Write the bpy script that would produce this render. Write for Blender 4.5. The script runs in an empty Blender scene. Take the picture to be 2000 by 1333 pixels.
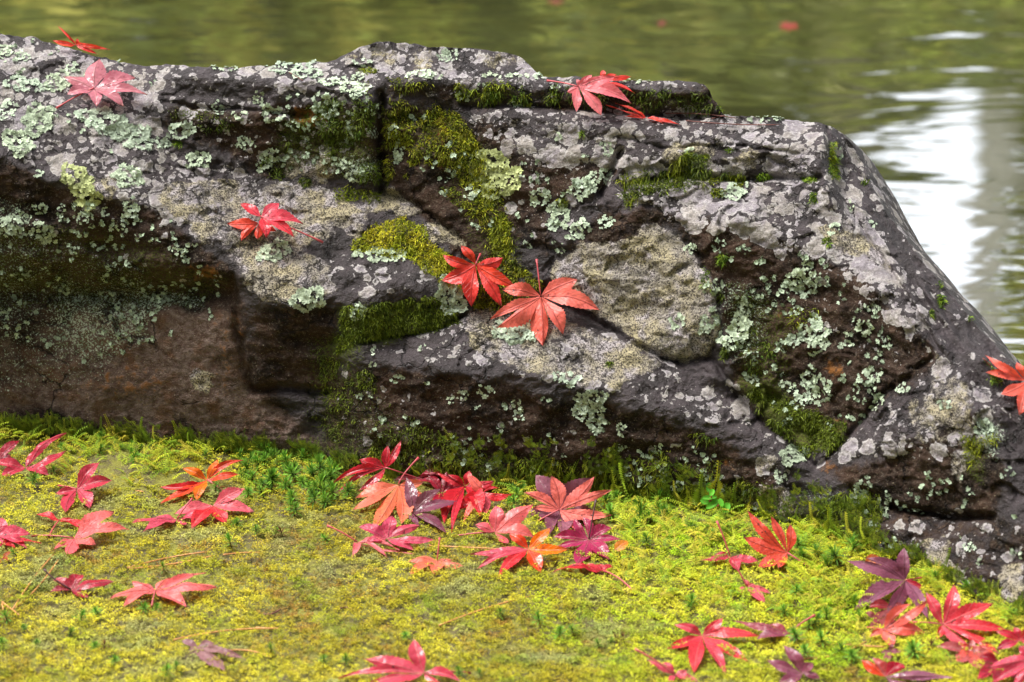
import bpy, math, random
import numpy as np
from mathutils import Vector
R = math.radians
rng = np.random.default_rng(7)
random.seed(7)
SC = bpy.context.scene
COL = SC.collection

# ------------------------------------------------------------------ camera
CAMZ = 1.2
PITCH = R(24.0)
FK = 36.0 / 120.0
cam_d = bpy.data.cameras.new('camera')
cam_d.lens = 120.0
cam_d.sensor_width = 36.0
cam_d.clip_start = 0.05
cam_d.clip_end = 400.0
cam_d.dof.use_dof = True
cam_d.dof.focus_distance = 2.69
cam_d.dof.aperture_fstop = 7.5
cam = bpy.data.objects.new('camera', cam_d)
COL.objects.link(cam)
cam.location = (0, 0, CAMZ)
cam.rotation_euler = (R(90) - PITCH, 0, 0)
SC.camera = cam

# ------------------------------------------------------------------ sky and sun
SUN_EL, SUN_AZ = R(64), R(-80)          # azimuth from +y, negative = left
world = bpy.data.worlds.new('World')
SC.world = world
world.use_nodes = True
wn, wl = world.node_tree.nodes, world.node_tree.links
wn.clear()
w_out = wn.new('ShaderNodeOutputWorld')
w_bg = wn.new('ShaderNodeBackground')
w_sky = wn.new('ShaderNodeTexSky')
w_sky.sky_type = 'NISHITA'
w_sky.sun_disc = False
w_sky.sun_elevation = SUN_EL
w_sky.sun_rotation = SUN_AZ
w_sky.air_density = 1.0
w_sky.dust_density = 4.0
w_sky.ozone_density = 1.0
w_hs = wn.new('ShaderNodeHueSaturation')
w_hs.inputs['Saturation'].default_value = 0.25
wl.new(w_sky.outputs[0], w_hs.inputs['Color'])
wl.new(w_hs.outputs[0], w_bg.inputs['Color'])
w_bg.inputs['Strength'].default_value = 0.15
wl.new(w_bg.outputs[0], w_out.inputs['Surface'])

sun_d = bpy.data.lights.new('sun', 'SUN')
sun_d.energy = 1.5
sun_d.angle = R(14)
sun_d.color = (1.0, 0.96, 0.9)
sun = bpy.data.objects.new('sun', sun_d)
COL.objects.link(sun)
sdir = Vector((math.sin(SUN_AZ) * math.cos(SUN_EL), math.cos(SUN_AZ) * math.cos(SUN_EL), math.sin(SUN_EL)))
sun.rotation_euler = sdir.to_track_quat('Z', 'Y').to_euler()
sun.location = (0, 0, 5)

vs = SC.view_settings
vs.view_transform = 'Standard'
vs.look = 'None'
vs.exposure = 1.5
vs.gamma = 1.0
vs.use_curve_mapping = False
SC.render.engine = 'CYCLES'
SC.cycles.use_denoising = True
SC.cycles.max_bounces = 6
SC.cycles.diffuse_bounces = 3
SC.cycles.glossy_bounces = 3
SC.cycles.transparent_max_bounces = 4

# ------------------------------------------------------------------ numeric helpers
def interp(tab, x):
    t = np.array(tab, float)
    return np.interp(x, t[:, 0], t[:, 1])

def hash3(ix, iy, iz, seed):
    h = (ix.astype(np.int64) * 374761393 + iy.astype(np.int64) * 668265263 + iz.astype(np.int64) * 2147483647 + seed * 974634777) & 0xFFFFFFFF
    h = ((h ^ (h >> 13)) * 1274126177) & 0xFFFFFFFF
    h = h ^ (h >> 16)
    return (h & 0xFFFFFF) / float(0xFFFFFF)

def noise3(x, y, z, seed=0):
    x = np.asarray(x, float); y = np.asarray(y, float); z = np.asarray(z, float)
    ix, iy, iz = np.floor(x), np.floor(y), np.floor(z)
    fx, fy, fz = x - ix, y - iy, z - iz
    fx = fx * fx * (3 - 2 * fx); fy = fy * fy * (3 - 2 * fy); fz = fz * fz * (3 - 2 * fz)
    out = 0
    for a in (0, 1):
        for b in (0, 1):
            for c in (0, 1):
                w = (fx if a else 1 - fx) * (fy if b else 1 - fy) * (fz if c else 1 - fz)
                out = out + w * hash3(ix + a, iy + b, iz + c, seed)
    return out * 2 - 1

def noise2(x, y, seed=0):
    x = np.asarray(x, float); y = np.asarray(y, float)
    ix, iy = np.floor(x), np.floor(y)
    fx, fy = x - ix, y - iy
    fx = fx * fx * (3 - 2 * fx); fy = fy * fy * (3 - 2 * fy)
    z = np.zeros_like(ix)
    h = lambda a, b: hash3(ix + a, iy + b, z, seed)
    return ((h(0, 0) * (1 - fx) + h(1, 0) * fx) * (1 - fy) + (h(0, 1) * (1 - fx) + h(1, 1) * fx) * fy) * 2 - 1

def fbm2(x, y, seed=0, o=3):
    s, a, f = 0, 1.0, 1.0
    for k in range(o):
        s = s + a * noise2(x * f, y * f, seed + k * 17); a *= 0.5; f *= 2.1
    return s / 1.75

def inpoly(poly, x, y):
    x = np.asarray(x, float); y = np.asarray(y, float)
    r = np.zeros(np.broadcast(x, y).shape, bool)
    n = len(poly)
    for i in range(n):
        x1, y1 = poly[i]; x2, y2 = poly[(i + 1) % n]
        if y1 == y2: continue
        c = ((y1 > y) != (y2 > y)) & (x < (x2 - x1) * (y - y1) / (y2 - y1) + x1)
        r ^= c
    return r

cp, sp = math.cos(PITCH), math.sin(PITCH)
CAM = np.array([0, 0, CAMZ])
def ray(px, py):
    a = FK * (np.asarray(px, float) - 1000) / 2000
    b = FK * (666.5 - np.asarray(py, float)) / 2000
    a, b = np.broadcast_arrays(a, b)
    return np.stack([a, cp + b * sp, -sp + b * cp], -1)
def point(px, py, t):
    return CAM + ray(px, py) * np.asarray(t)[..., None]
def project(P):
    d = P - CAM
    w = d[..., 1] * cp - d[..., 2] * sp
    u = d[..., 0] / w; v = (d[..., 1] * sp + d[..., 2] * cp) / w
    return 1000 + u / FK * 2000, 666.5 - v / FK * 2000, w

# ------------------------------------------------------------------ ground shape
WATER_Z = -0.10
def gz(x, y):
    x = np.asarray(x, float); y = np.asarray(y, float)
    z = 0.006 * fbm2(x * 9, y * 9, 3, 2) + 0.0035 * fbm2(x * 38, y * 38, 5, 2)
    shore = 2.62 - 0.24 * np.clip((x - 0.1) / 0.35, 0, 1) + 0.04 * noise2(x * 1.1 + 3, 0 * x, 8)
    d = np.clip((y - shore) / 0.9, 0, 1)
    basin = -0.75 * d * (2 - d)
    f = np.clip((y - 12.2) / 2.0, 0, 1)
    far = 1.15 * f * f * (3 - 2 * f)
    return z + basin + far * (1 + 0.2 * noise2(x * 0.3, y * 0.3, 9))

CONTACT = [(-360, 830), (0, 846), (200, 860), (400, 878), (600, 905), (700, 930), (900, 950), (1100, 960), (1300, 985),
           (1450, 1010), (1560, 1030), (1650, 1060), (1750, 1095), (1800, 1112), (1900, 1170), (2000, 1215), (2360, 1340)]
TOP = [(-360, 830), (-345, 560), (-310, 330), (-240, 160), (-160, 85), (0, 63), (60, 72), (110, 88), (160, 100), (230, 120), (285, 130), (330, 126), (400, 130), (480, 133), (520, 127),
       (560, 122), (640, 121), (670, 108), (700, 93), (730, 84), (760, 81), (800, 86), (830, 89), (900, 92), (950, 97), (990, 101), (1020, 114),
       (1040, 130), (1056, 147), (1100, 149), (1180, 155), (1280, 157), (1350, 158), (1372, 163), (1386, 178), (1392, 194), (1402, 200), (1412, 220),
       (1450, 227), (1530, 232), (1600, 237), (1622, 243), (1645, 258), (1665, 285), (1682, 318), (1695, 350), (1720, 398), (1760, 452),
       (1800, 508), (1850, 568), (1900, 628), (1950, 682), (2000, 722), (2100, 810), (2200, 930), (2290, 1080), (2340, 1240), (2360, 1340)]
def ground_t(px, py):
    r = ray(px, py)
    z = np.zeros(r.shape[:-1])
    for _ in range(6):
        t = (z - CAMZ) / r[..., 2]
        P = CAM + r * t[..., None]
        z = gz(P[..., 0], np.minimum(P[..., 1], 2.3))
    return t

# ------------------------------------------------------------------ rock shape: faces drawn with their slope (deg) and facing (deg, + = right)
FACES = [
 # big default front
 ([(-400, 0), (2400, 0), (2400, 1420), (-400, 1420)], 76, 0),
 # left shoulder, a broad sloping top
 ([(-400, 0), (300, 0), (320, 190), (330, 300), (500, 335), (640, 355), (760, 390), (850, 430), (900, 480), (860, 560), (760, 575), (650, 585), (560, 590), (500, 572), (455, 530), (380, 460), (300, 402), (200, 380), (0, 310), (-400, 260)], 33, 18),
 ([(0, 60), (250, 110), (320, 190), (300, 240), (0, 180), (-400, 160), (-400, 0)], 24, 6),
 ([(-400, 258), (0, 308), (200, 378), (300, 400), (390, 460), (455, 530), (470, 575), (430, 590), (-400, 592)], 80, 8),
 ([(-400, 490), (0, 500), (250, 505), (400, 520), (450, 556), (440, 588), (-400, 590)], 112, 0),
 ([(-400, 590), (0, 575), (250, 580), (440, 560), (470, 600), (490, 700), (500, 770), (620, 905), (600, 940), (-400, 940)], 74, 0),
 ([(-400, 590), (0, 578), (250, 583), (440, 568), (450, 605), (0, 625), (-400, 640)], 52, 0),
 ([(460, 560), (520, 580), (650, 590), (690, 660), (660, 760), (600, 770), (500, 760), (470, 700), (450, 620)], 84, 12),
 ([(500, 755), (640, 765), (660, 800), (640, 905), (600, 905), (500, 800)], 70, 10),
 ([(500, 752), (640, 762), (640, 774), (500, 768)], 118, 10),
 # raised block, upper left
 ([(285, 120), (500, 120), (640, 110), (745, 150), (745, 188), (640, 172), (520, 163), (400, 143), (330, 150), (310, 175)], 13, 0),
 ([(318, 170), (330, 152), (400, 145), (520, 165), (640, 174), (740, 188), (748, 372), (600, 345), (500, 332), (380, 330), (335, 300), (316, 215)], 77, 6),
 ([(316, 178), (400, 190), (500, 205), (500, 216), (420, 212), (318, 197)], 25, 0),
 ([(728, 185), (752, 185), (755, 375), (730, 365)], 76, 68),
 # moss covered recess
 ([(748, 185), (900, 200), (940, 215), (960, 290), (1000, 360), (1000, 480), (960, 560), (930, 540), (870, 430), (800, 385), (748, 365)], 73, 26),
 ([(930, 230), (1000, 225), (1010, 480), (960, 470), (930, 330)], 74, -8),
 # slab along the top
 ([(640, 100), (745, 130), (1060, 130), (1400, 140), (1384, 168), (1250, 166), (1090, 161), (745, 155), (640, 130)], 9, 0),
 ([(640, 124), (670, 105), (700, 88), (760, 76), (850, 84), (985, 94), (1055, 146), (900, 140), (760, 128)], 42, 12),
 ([(742, 156), (1090, 163), (1250, 168), (1382, 170), (1412, 224), (1250, 222), (1100, 206), (1000, 200), (742, 192)], 78, 3),
 ([(900, 216), (940, 204), (1100, 206), (1250, 220), (1420, 226), (1540, 230), (1612, 236), (1616, 285), (1500, 290), (1400, 272), (1220, 252), (1000, 222)], 15, 0),
 ([(900, 224), (1000, 226), (1200, 262), (1212, 300), (1182, 372), (1080, 420), (1000, 420), (935, 330)], 70, -4),
 ([(1200, 268), (1300, 276), (1500, 294), (1612, 290), (1618, 345), (1400, 350), (1225, 362), (1205, 320)], 62, 0),
 ([(1280, 300), (1560, 312), (1600, 330), (1540, 352), (1400, 352), (1300, 338)], 82, 0),
 # big block on the right: lichened top, dark front
 ([(1180, 378), (1225, 362), (1400, 350), (1600, 348), (1650, 410), (1760, 540), (1850, 690), (1770, 610), (1690, 550), (1600, 490), (1460, 440), (1290, 418), (1200, 400)], 31, 6),
 ([(1000, 480), (1080, 520), (1100, 410), (1200, 398), (1290, 420), (1450, 442), (1600, 492), (1700, 552), (1780, 620), (1840, 690), (1800, 720), (1720, 775), (1650, 860), (1590, 905), (1450, 800), (1320, 705), (1150, 625), (1070, 565)], 78, -6),
 ([(1085, 510), (1190, 465), (1260, 440), (1340, 455), (1385, 560), (1400, 640), (1370, 690), (1290, 695), (1160, 625), (1075, 560)], 66, 4),
 ([(1400, 440), (1530, 470), (1480, 700), (1430, 760), (1400, 700), (1385, 560)], 77, 22),
 ([(1440, 760), (1560, 800), (1660, 830), (1640, 880), (1590, 905), (1520, 850)], 58, 10),
 # right flank
 ([(1612, 236), (1640, 240), (1720, 370), (1800, 490), (2000, 700), (2400, 900), (2400, 1100), (2100, 950), (1990, 870), (1900, 780), (1850, 690), (1760, 540), (1650, 410), (1612, 340)], 66, 50),
 ([(1612, 240), (1630, 240), (1660, 400), (1640, 420), (1606, 345)], 60, 78),
 # nose ledge: pale top, dark front
 ([(655, 590), (740, 588), (850, 580), (908, 620), (860, 645), (700, 668), (650, 690)], 92, 0),
 ([(698, 668), (860, 640), (905, 612), (1060, 596), (1160, 625), (1320, 705), (1450, 800), (1590, 905), (1570, 918), (1500, 880), (1350, 812), (1150, 755), (900, 718), (730, 692)], 33, 12),
 ([(685, 690), (730, 694), (900, 722), (1150, 758), (1350, 816), (1500, 884), (1575, 920), (1500, 1010), (1000, 1010), (640, 960), (650, 770)], 82, 4),
 ([(640, 690), (690, 690), (700, 960), (620, 950)], 80, -25),
 # low pyramid on the right
 ([(1590, 912), (1640, 868), (1720, 780), (1830, 690), (1880, 770), (1860, 800), (1760, 850), (1700, 905), (1640, 930)], 52, -30),
 ([(1640, 930), (1700, 905), (1760, 850), (1860, 800), (1900, 775), (1960, 860), (1970, 960), (1930, 1010), (1760, 995), (1680, 965), (1590, 920)], 80, -2),
 ([(1890, 770), (2000, 850), (2400, 1080), (2400, 1300), (2000, 1060), (1965, 960), (1950, 860)], 72, 42),
 ([(1750, 985), (1860, 998), (1935, 1004), (1935, 1016), (1860, 1014), (1750, 998)], 118, 0),
 ([(1560, 915), (1700, 975), (1760, 1000), (1950, 1020), (2060, 1060), (2400, 1250), (2400, 1420), (1990, 1300), (1500, 1100), (1540, 1000)], 68, 6),
 ([(1700, 1000), (1760, 1004), (1950, 1022), (1990, 1040), (1960, 1062), (1800, 1050), (1700, 1030)], 40, 4),
]
DU = 5.0
gu = np.arange(-360, 2361, DU); gv = np.arange(20, 1421, DU)
UU, VV = np.meshgrid(gu, gv)
wxu = UU + 9 * fbm2(UU / 45, VV / 45, 21, 2); wvv = VV + 7 * fbm2(UU / 45, VV / 45, 33, 2)
alpha = np.zeros_like(UU); azim = np.zeros_like(UU)
for poly, al, az in FACES:
    m = inpoly(poly, wxu, wvv)
    alpha[m] = al; azim[m] = az
top_g = interp(TOP, gu)[None, :]; con_g = interp(CONTACT, gu)[None, :]
below = VV > con_g + 10
alpha[below] = 86; azim[below] = 0
al, az = np.radians(alpha), np.radians(azim)
N = np.stack([np.sin(al) * np.sin(az), -np.sin(al) * np.cos(az), np.cos(al)], -1)
def blur(A, n):
    for _ in range(n):
        A = np.concatenate([A[:, :1], A, A[:, -1:]], 1); A = (A[:, :-2] + 2 * A[:, 1:-1] + A[:, 2:]) / 4
        A = np.concatenate([A[:1], A, A[-1:]], 0); A = (A[:-2] + 2 * A[1:-1] + A[2:]) / 4
    return A
N = blur(N, 4)
# broad waviness of the faces
N[..., 0] += 0.30 * fbm2(UU / 90, VV / 60, 41, 3)
N[..., 2] += 0.26 * fbm2(UU / 80, VV / 42, 43, 3)
N /= np.linalg.norm(N, axis=-1, keepdims=True)
RR = ray(UU, VV)
dru = np.array([FK / 2000, 0, 0]); drv = np.array([0, -FK / 2000 * sp, -FK / 2000 * cp])
nr = np.minimum((N * RR).sum(-1), -0.10)
GU = -(N @ dru) / nr * DU; GV = -(N @ drv) / nr * DU
inside = ((VV > top_g - 6) & (VV < con_g + 70)).astype(float) * 1.0 + 0.002
anchor = np.abs(VV - con_g) < 6
tgt = np.log(ground_t(UU, np.broadcast_to(con_g, UU.shape)))
WA = anchor * 4.0
WU = np.minimum(inside[:, 1:], inside[:, :-1]); WV = np.minimum(inside[1:], inside[:-1])
GUm = (GU[:, 1:] + GU[:, :-1]) / 2; GVm = (GV[1:] + GV[:-1]) / 2
def At(x):
    r = WA * x
    d = WU * (x[:, 1:] - x[:, :-1]); r[:, 1:] += d; r[:, :-1] -= d
    d = WV * (x[1:] - x[:-1]); r[1:] += d; r[:-1] -= d
    return r
bb = WA * tgt
d = WU * GUm; bb[:, 1:] += d; bb[:, :-1] -= d
d = WV * GVm; bb[1:] += d; bb[:-1] -= d
# start: integrate the column slopes upward from the contact line
x0 = np.zeros_like(UU)
cs = np.vstack([np.zeros((1, len(gu))), np.cumsum(GVm, 0)])
ci = np.clip(((con_g[0] - gv[0]) / DU).astype(int), 0, len(gv) - 1)
x0 = cs - cs[ci, np.arange(len(gu))][None] + tgt[0][None]
diag = WA.copy()
diag[:, 1:] += WU; diag[:, :-1] += WU; diag[1:] += WV; diag[:-1] += WV
x = x0.copy(); r = bb - At(x); z = r / diag; p = z.copy(); rz = (r * z).sum(); r0 = (r * r).sum()
for it in range(1400):
    Ap = At(p); a_ = rz / (p * Ap).sum()
    x += a_ * p; r -= a_ * Ap
    if it % 50 == 0 and (r * r).sum() < 1e-12 * r0: break
    z = r / diag; rz2 = (r * z).sum(); p = z + rz2 / rz * p; rz = rz2
LT = x
# the two ends of the boulder (outside the frame) curve away
LT = LT + 0.10 * np.clip((-150 - UU) / 210, 0, 1) ** 2 + 0.10 * np.clip((UU - 2140) / 220, 0, 1) ** 2

def bilin(A, gx0, gy0, st, px, py):
    fx = np.clip((np.asarray(px, float) - gx0) / st, 0, A.shape[1] - 1.001)
    fy = np.clip((np.asarray(py, float) - gy0) / st, 0, A.shape[0] - 1.001)
    i = fx.astype(int); j = fy.astype(int); a = fx - i; b = fy - j
    return (A[j, i] * (1 - a) + A[j, i + 1] * a) * (1 - b) + (A[j + 1, i] * (1 - a) + A[j + 1, i + 1] * a) * b

# finer grid with relief, cracks and pits
DF = 2.5
fu = np.arange(-360, 2361, DF); fv = np.arange(20, 1421, DF)
FU, FV = np.meshgrid(fu, fv)
TF = np.exp(bilin(LT, gu[0], gv[0], DU, FU, FV))
PF = point(FU, FV, TF)
X, Y, Z = PF[..., 0], PF[..., 1], PF[..., 2]
rel = 0.0035 * (1 - 2 * np.abs(noise3(X * 22, Y * 22, Z * 30, 1))) + 0.0022 * noise3(X * 55, Y * 55, Z * 80, 2) \
    + 0.0014 * noise3(X * 140, Y * 140, Z * 200, 3) + 0.0009 * noise3(X * 330, Y * 330, Z * 420, 4)
rel += 0.0012 * noise3(X * 10 + Z * 20, Y * 10, Z * 120, 6)
rel *= 1 - 0.6 * np.clip((560 - FU) / 90, 0, 1) * np.clip((FV - 575) / 30, 0, 1)
def chips(x, y, z, seed, slope):
    """broken facets: every cell of a jittered grid is a small plane of its own tilt"""
    ix, iy, iz = np.floor(x), np.floor(y), np.floor(z)
    best = np.full(x.shape, 1e9); out = np.zeros(x.shape)
    for a in (-1, 0, 1):
        for b in (-1, 0, 1):
            for c in (-1, 0, 1):
                cx_, cy_, cz_ = ix + a, iy + b, iz + c
                dx = cx_ + hash3(cx_, cy_, cz_, seed) - x; dy = cy_ + hash3(cx_, cy_, cz_, seed + 1) - y; dz = cz_ + hash3(cx_, cy_, cz_, seed + 2) - z
                d_ = dx * dx + dy * dy + dz * dz
                v = (dx * (hash3(cx_, cy_, cz_, seed + 3) - .5) + dy * (hash3(cx_, cy_, cz_, seed + 4) - .5) + dz * (hash3(cx_, cy_, cz_, seed + 5) - .5)) * 2 * slope + (hash3(cx_, cy_, cz_, seed + 6) - .5) * slope * 0.5
                m_ = d_ < best; best = np.where(m_, d_, best); out = np.where(m_, v, out)
    return out
wj = 0.006 * noise3(X * 60, Y * 60, Z * 60, 301)
rough_zone = 0.35 + 0.65 * np.clip(0.5 + 1.5 * noise3(X * 9, Y * 9, Z * 9, 303) + np.clip((FU - 1000) / 600, -.3, .5), 0, 1)
smooth_l = np.clip((560 - FU) / 90, 0, 1) * np.clip((FV - 575) / 30, 0, 1)
rough_zone *= (1 - 0.8 * smooth_l) * 0.85
rel += rough_zone * (chips((X + wj) * 30, (Y + wj) * 30, (Z - wj) * 44, 310, 1.0) * 0.0050 + chips((X + wj) * 85, (Y - wj) * 85, (Z + wj) * 110, 330, 1.0) * 0.0019)
fl = np.clip((FU - (1600 + (FV - 240) * 0.42)) / 60, 0, 1) * (FV < 900)      # ridged right flank
al_ = FU * 0.55 + FV * 0.83; ac_ = FU * 0.83 - FV * 0.55
rel += fl * (0.0045 * (1 - 2 * np.abs(noise2(ac_ / 26, al_ / 150, 341))) + 0.0022 * noise2(ac_ / 9, al_ / 60, 342))
def seg_dist(pts, x, y):
    dm = np.full(x.shape, 1e9)
    for (x1, y1), (x2, y2) in zip(pts[:-1], pts[1:]):
        vx, vy = x2 - x1, y2 - y1
        t = np.clip(((x - x1) * vx + (y - y1) * vy) / (vx * vx + vy * vy), 0, 1)
        dm = np.minimum(dm, np.hypot(x - x1 - t * vx, y - y1 - t * vy))
    return dm
CRACKS = [([(-300, 572), (0, 566), (200, 572), (440, 578)], 17, .010), ([(744, 188), (738, 260), (746, 372)], 9, .014), ([(1212, 292), (1196, 330), (1172, 376)], 7, .010), ([(1745, 990), (1800, 1002), (1860, 1010), (1935, 1012)], 8, .013),
          ([(500, 762), (570, 758), (640, 768)], 7, .009), ([(1066, 560), (1160, 626), (1240, 676), (1320, 706), (1390, 700), (1450, 790), (1590, 908)], 8, .008),
          ([(750, 376), (820, 404), (900, 470), (930, 545)], 8, .007), ([(320, 200), (400, 212), (500, 218), (600, 226)], 5, .005), ([(1225, 362), (1320, 344), (1420, 352), (1600, 350)], 7, .007),
          ([(905, 208), (1000, 206), (1100, 210), (1250, 224), (1400, 230)], 6, .006), ([(1616, 250), (1628, 330), (1660, 410), (1760, 560), (1840, 690)], 5, .005),
          ([(1595, 915), (1650, 862), (1720, 776), (1820, 700)], 6, .006), ([(1400, 292), (1500, 306), (1550, 330)], 4, .004), ([(1210, 268), (1300, 290), (1420, 284), (1560, 300)], 3, .003),
          ([(455, 535), (462, 640), (490, 760)], 8, .006), ([(1340, 440), (1400, 560), (1410, 660), (1380, 700)], 5, .004), ([(700, 668), (860, 640), (905, 618)], 5, .006),
          ([(790, 680), (800, 720), (812, 740)], 3, .002), ([(1400, 178), (1370, 196), (1300, 190)], 4, .004)]
wfx = FU + 5 * fbm2(FU / 18, FV / 18, 51, 2); wfy = FV + 5 * fbm2(FU / 18, FV / 18, 52, 2)
for pts, w_, dep in CRACKS:
    xs = [q[0] for q in pts]; ys = [q[1] for q in pts]
    i0 = max(0, int((min(xs) - 60 - fu[0]) / DF)); i1 = int((max(xs) + 60 - fu[0]) / DF)
    j0 = max(0, int((min(ys) - 60 - fv[0]) / DF)); j1 = int((max(ys) + 60 - fv[0]) / DF)
    s_ = np.s_[j0:j1, i0:i1]
    dd = seg_dist(pts, wfx[s_], wfy[s_])
    rel[s_] -= dep * np.exp(-(dd / w_) ** 2)
TF = TF - rel
LEDGE = TF

def rock_top(px):
    px = np.asarray(px, float)
    return interp(TOP, px) + 2.2 * noise2(px / 22, 0 * px, 61) + 1.6 * noise2(px / 9, 0 * px, 62)
def rock_t(px, py):
    return bilin(TF, fu[0], fv[0], DF, px, py)
def on_rock(px, py):
    return (np.asarray(py) > rock_top(px)) & (rock_t(px, py) < ground_t(px, py))
def surf_t(px, py):
    tg = ground_t(px, py)
    tr = np.where(np.asarray(py, float) > rock_top(px) , rock_t(px, py), 1e9)
    return np.minimum(tg, tr)
def surf_point(px, py, h=0.0):
    return point(px, py, surf_t(px, py) - h)
def surf_frame(px, py, e=5.0):
    P = surf_point(px, py)
    a = surf_point(np.asarray(px, float) + e, py) - surf_point(np.asarray(px, float) - e, py)
    b = surf_point(px, np.asarray(py, float) - e) - surf_point(px, np.asarray(py, float) + e)
    n = np.cross(a, b)
    n /= np.linalg.norm(n, axis=-1, keepdims=True) + 1e-12
    return P, n

# ------------------------------------------------------------------ scene helpers
def tag(o, label=None, cat=None, group=None, kind=None):
    if label: o['label'] = label
    if cat: o['category'] = cat
    if group: o['group'] = group
    if kind: o['kind'] = kind
    return o

def np_mesh(name, verts, loops, sizes, smooth=True, cols=None, uvs=None, mat=None):
    verts = np.asarray(verts, np.float32).reshape(-1, 3)
    loops = np.asarray(loops, np.int32).ravel(); sizes = np.asarray(sizes, np.int32).ravel()
    me = bpy.data.meshes.new(name)
    me.vertices.add(len(verts)); me.vertices.foreach_set('co', verts.ravel())
    me.loops.add(len(loops)); me.loops.foreach_set('vertex_index', loops)
    me.polygons.add(len(sizes))
    st = np.concatenate([[0], np.cumsum(sizes)[:-1]]).astype(np.int32)
    me.polygons.foreach_set('loop_start', st); me.polygons.foreach_set('loop_total', sizes)
    me.update(calc_edges=True)
    me.polygons.foreach_set('use_smooth', np.full(len(sizes), smooth))
    for k, c in (cols or {}).items():
        c = np.asarray(c, np.float32)
        if c.ndim == 1:
            a = me.attributes.new(k, 'FLOAT', 'POINT'); a.data.foreach_set('value', c)
        else:
            if c.shape[1] == 3: c = np.concatenate([c, np.ones((len(c), 1), np.float32)], 1)
            a = me.color_attributes.new(k, 'FLOAT_COLOR', 'POINT'); a.data.foreach_set('color', c.ravel())
    if mat: me.materials.append(mat)
    return me

def link(name, me, parent=None, loc=None):
    o = bpy.data.objects.new(name, me); COL.objects.link(o)
    if parent is not None: o.parent = parent
    if loc is not None: o.location = loc
    return o

def grid_faces(nr, nc):
    i = np.arange(nr - 1)[:, None] * nc + np.arange(nc - 1)[None]
    return np.stack([i, i + 1, i + nc + 1, i + nc], -1).reshape(-1, 4)

def stamp(tv, tf, M, T, colv=None, tcol=None):
    """repeat template (tv verts, tf faces k-gons) with matrices M (n,3,3) and offsets T (n,3)"""
    n = len(T); nv = len(tv)
    V = np.einsum('nij,vj->nvi', M, tv) + T[:, None]
    F = tf[None] + (np.arange(n) * nv)[:, None, None]
    out = [V.reshape(-1, 3), F.reshape(-1, tf.shape[1])]
    if colv is not None:
        c = np.repeat(colv[:, None], nv, 1)
        if tcol is not None: c = c * tcol[None, :, None]
        out.append(c.reshape(-1, colv.shape[1]))
    return out

def frames(nrm, spin):
    """rotation matrices whose z is nrm, spun about it"""
    nrm = nrm / np.linalg.norm(nrm, axis=1, keepdims=True)
    ref = np.where(np.abs(nrm[:, 2:3]) < 0.95, np.array([[0, 0, 1.0]]), np.array([[1.0, 0, 0]]))
    xa = np.cross(ref, nrm); xa /= np.linalg.norm(xa, axis=1, keepdims=True)
    ya = np.cross(nrm, xa)
    c, s = np.cos(spin)[:, None], np.sin(spin)[:, None]
    x2 = xa * c + ya * s; y2 = -xa * s + ya * c
    return np.stack([x2, y2, nrm], -1)

class NT:
    def __init__(s, name):
        s.m = bpy.data.materials.new(name); s.m.use_nodes = True
        s.t = s.m.node_tree; s.t.nodes.clear(); s.out = s.n('OutputMaterial')
    def n(s, ty, ins=None, **kw):
        nd = s.t.nodes.new('ShaderNode' + ty)
        for k, v in kw.items(): setattr(nd, k, v)
        for k, v in (ins or {}).items(): s.set(nd.inputs[k], v)
        return nd
    def set(s, sock, v):
        if isinstance(v, bpy.types.NodeSocket): s.t.links.new(v, sock)
        elif isinstance(v, (tuple, list)) and len(v) == 3 and sock.type == 'RGBA': sock.default_value = (*v, 1)
        else: sock.default_value = v
    def math(s, op, a, b=None, c=None, clamp=False):
        nd = s.n('Math', operation=op, use_clamp=clamp); s.set(nd.inputs[0], a)
        if b is not None: s.set(nd.inputs[1], b)
        if c is not None: s.set(nd.inputs[2], c)
        return nd.outputs[0]
    def mix(s, f, a, b, mode='MIX'):
        nd = s.n('Mix', data_type='RGBA', blend_type=mode)
        s.set(nd.inputs[0], f); s.set(nd.inputs[6], a); s.set(nd.inputs[7], b)
        return nd.outputs[2]
    def step(s, v, lo, hi):
        nd = s.n('MapRange', interpolation_type='SMOOTHSTEP'); s.set(nd.inputs[0], v)
        nd.inputs[1].default_value = lo; nd.inputs[2].default_value = hi
        return nd.outputs[0]
    def noise(s, vec, scale, detail=3, rough=0.55, out=0, dist=0.0):
        nd = s.n('TexNoise'); s.set(nd.inputs['Vector'], vec); nd.inputs['Scale'].default_value = scale
        nd.inputs['Detail'].default_value = detail; nd.inputs['Roughness'].default_value = rough; nd.inputs['Distortion'].default_value = dist
        return nd.outputs[out]
    def attr(s, name, out='Fac'):
        return s.n('Attribute', attribute_name=name).outputs[out]
    def surf(s, sh): s.t.links.new(sh, s.out.inputs['Surface'])
    def bsdf(s, **kw):
        nd = s.n('BsdfPrincipled')
        for k, v in kw.items(): s.set(nd.inputs[k.replace('_', ' ')], v)
        return nd

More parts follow.
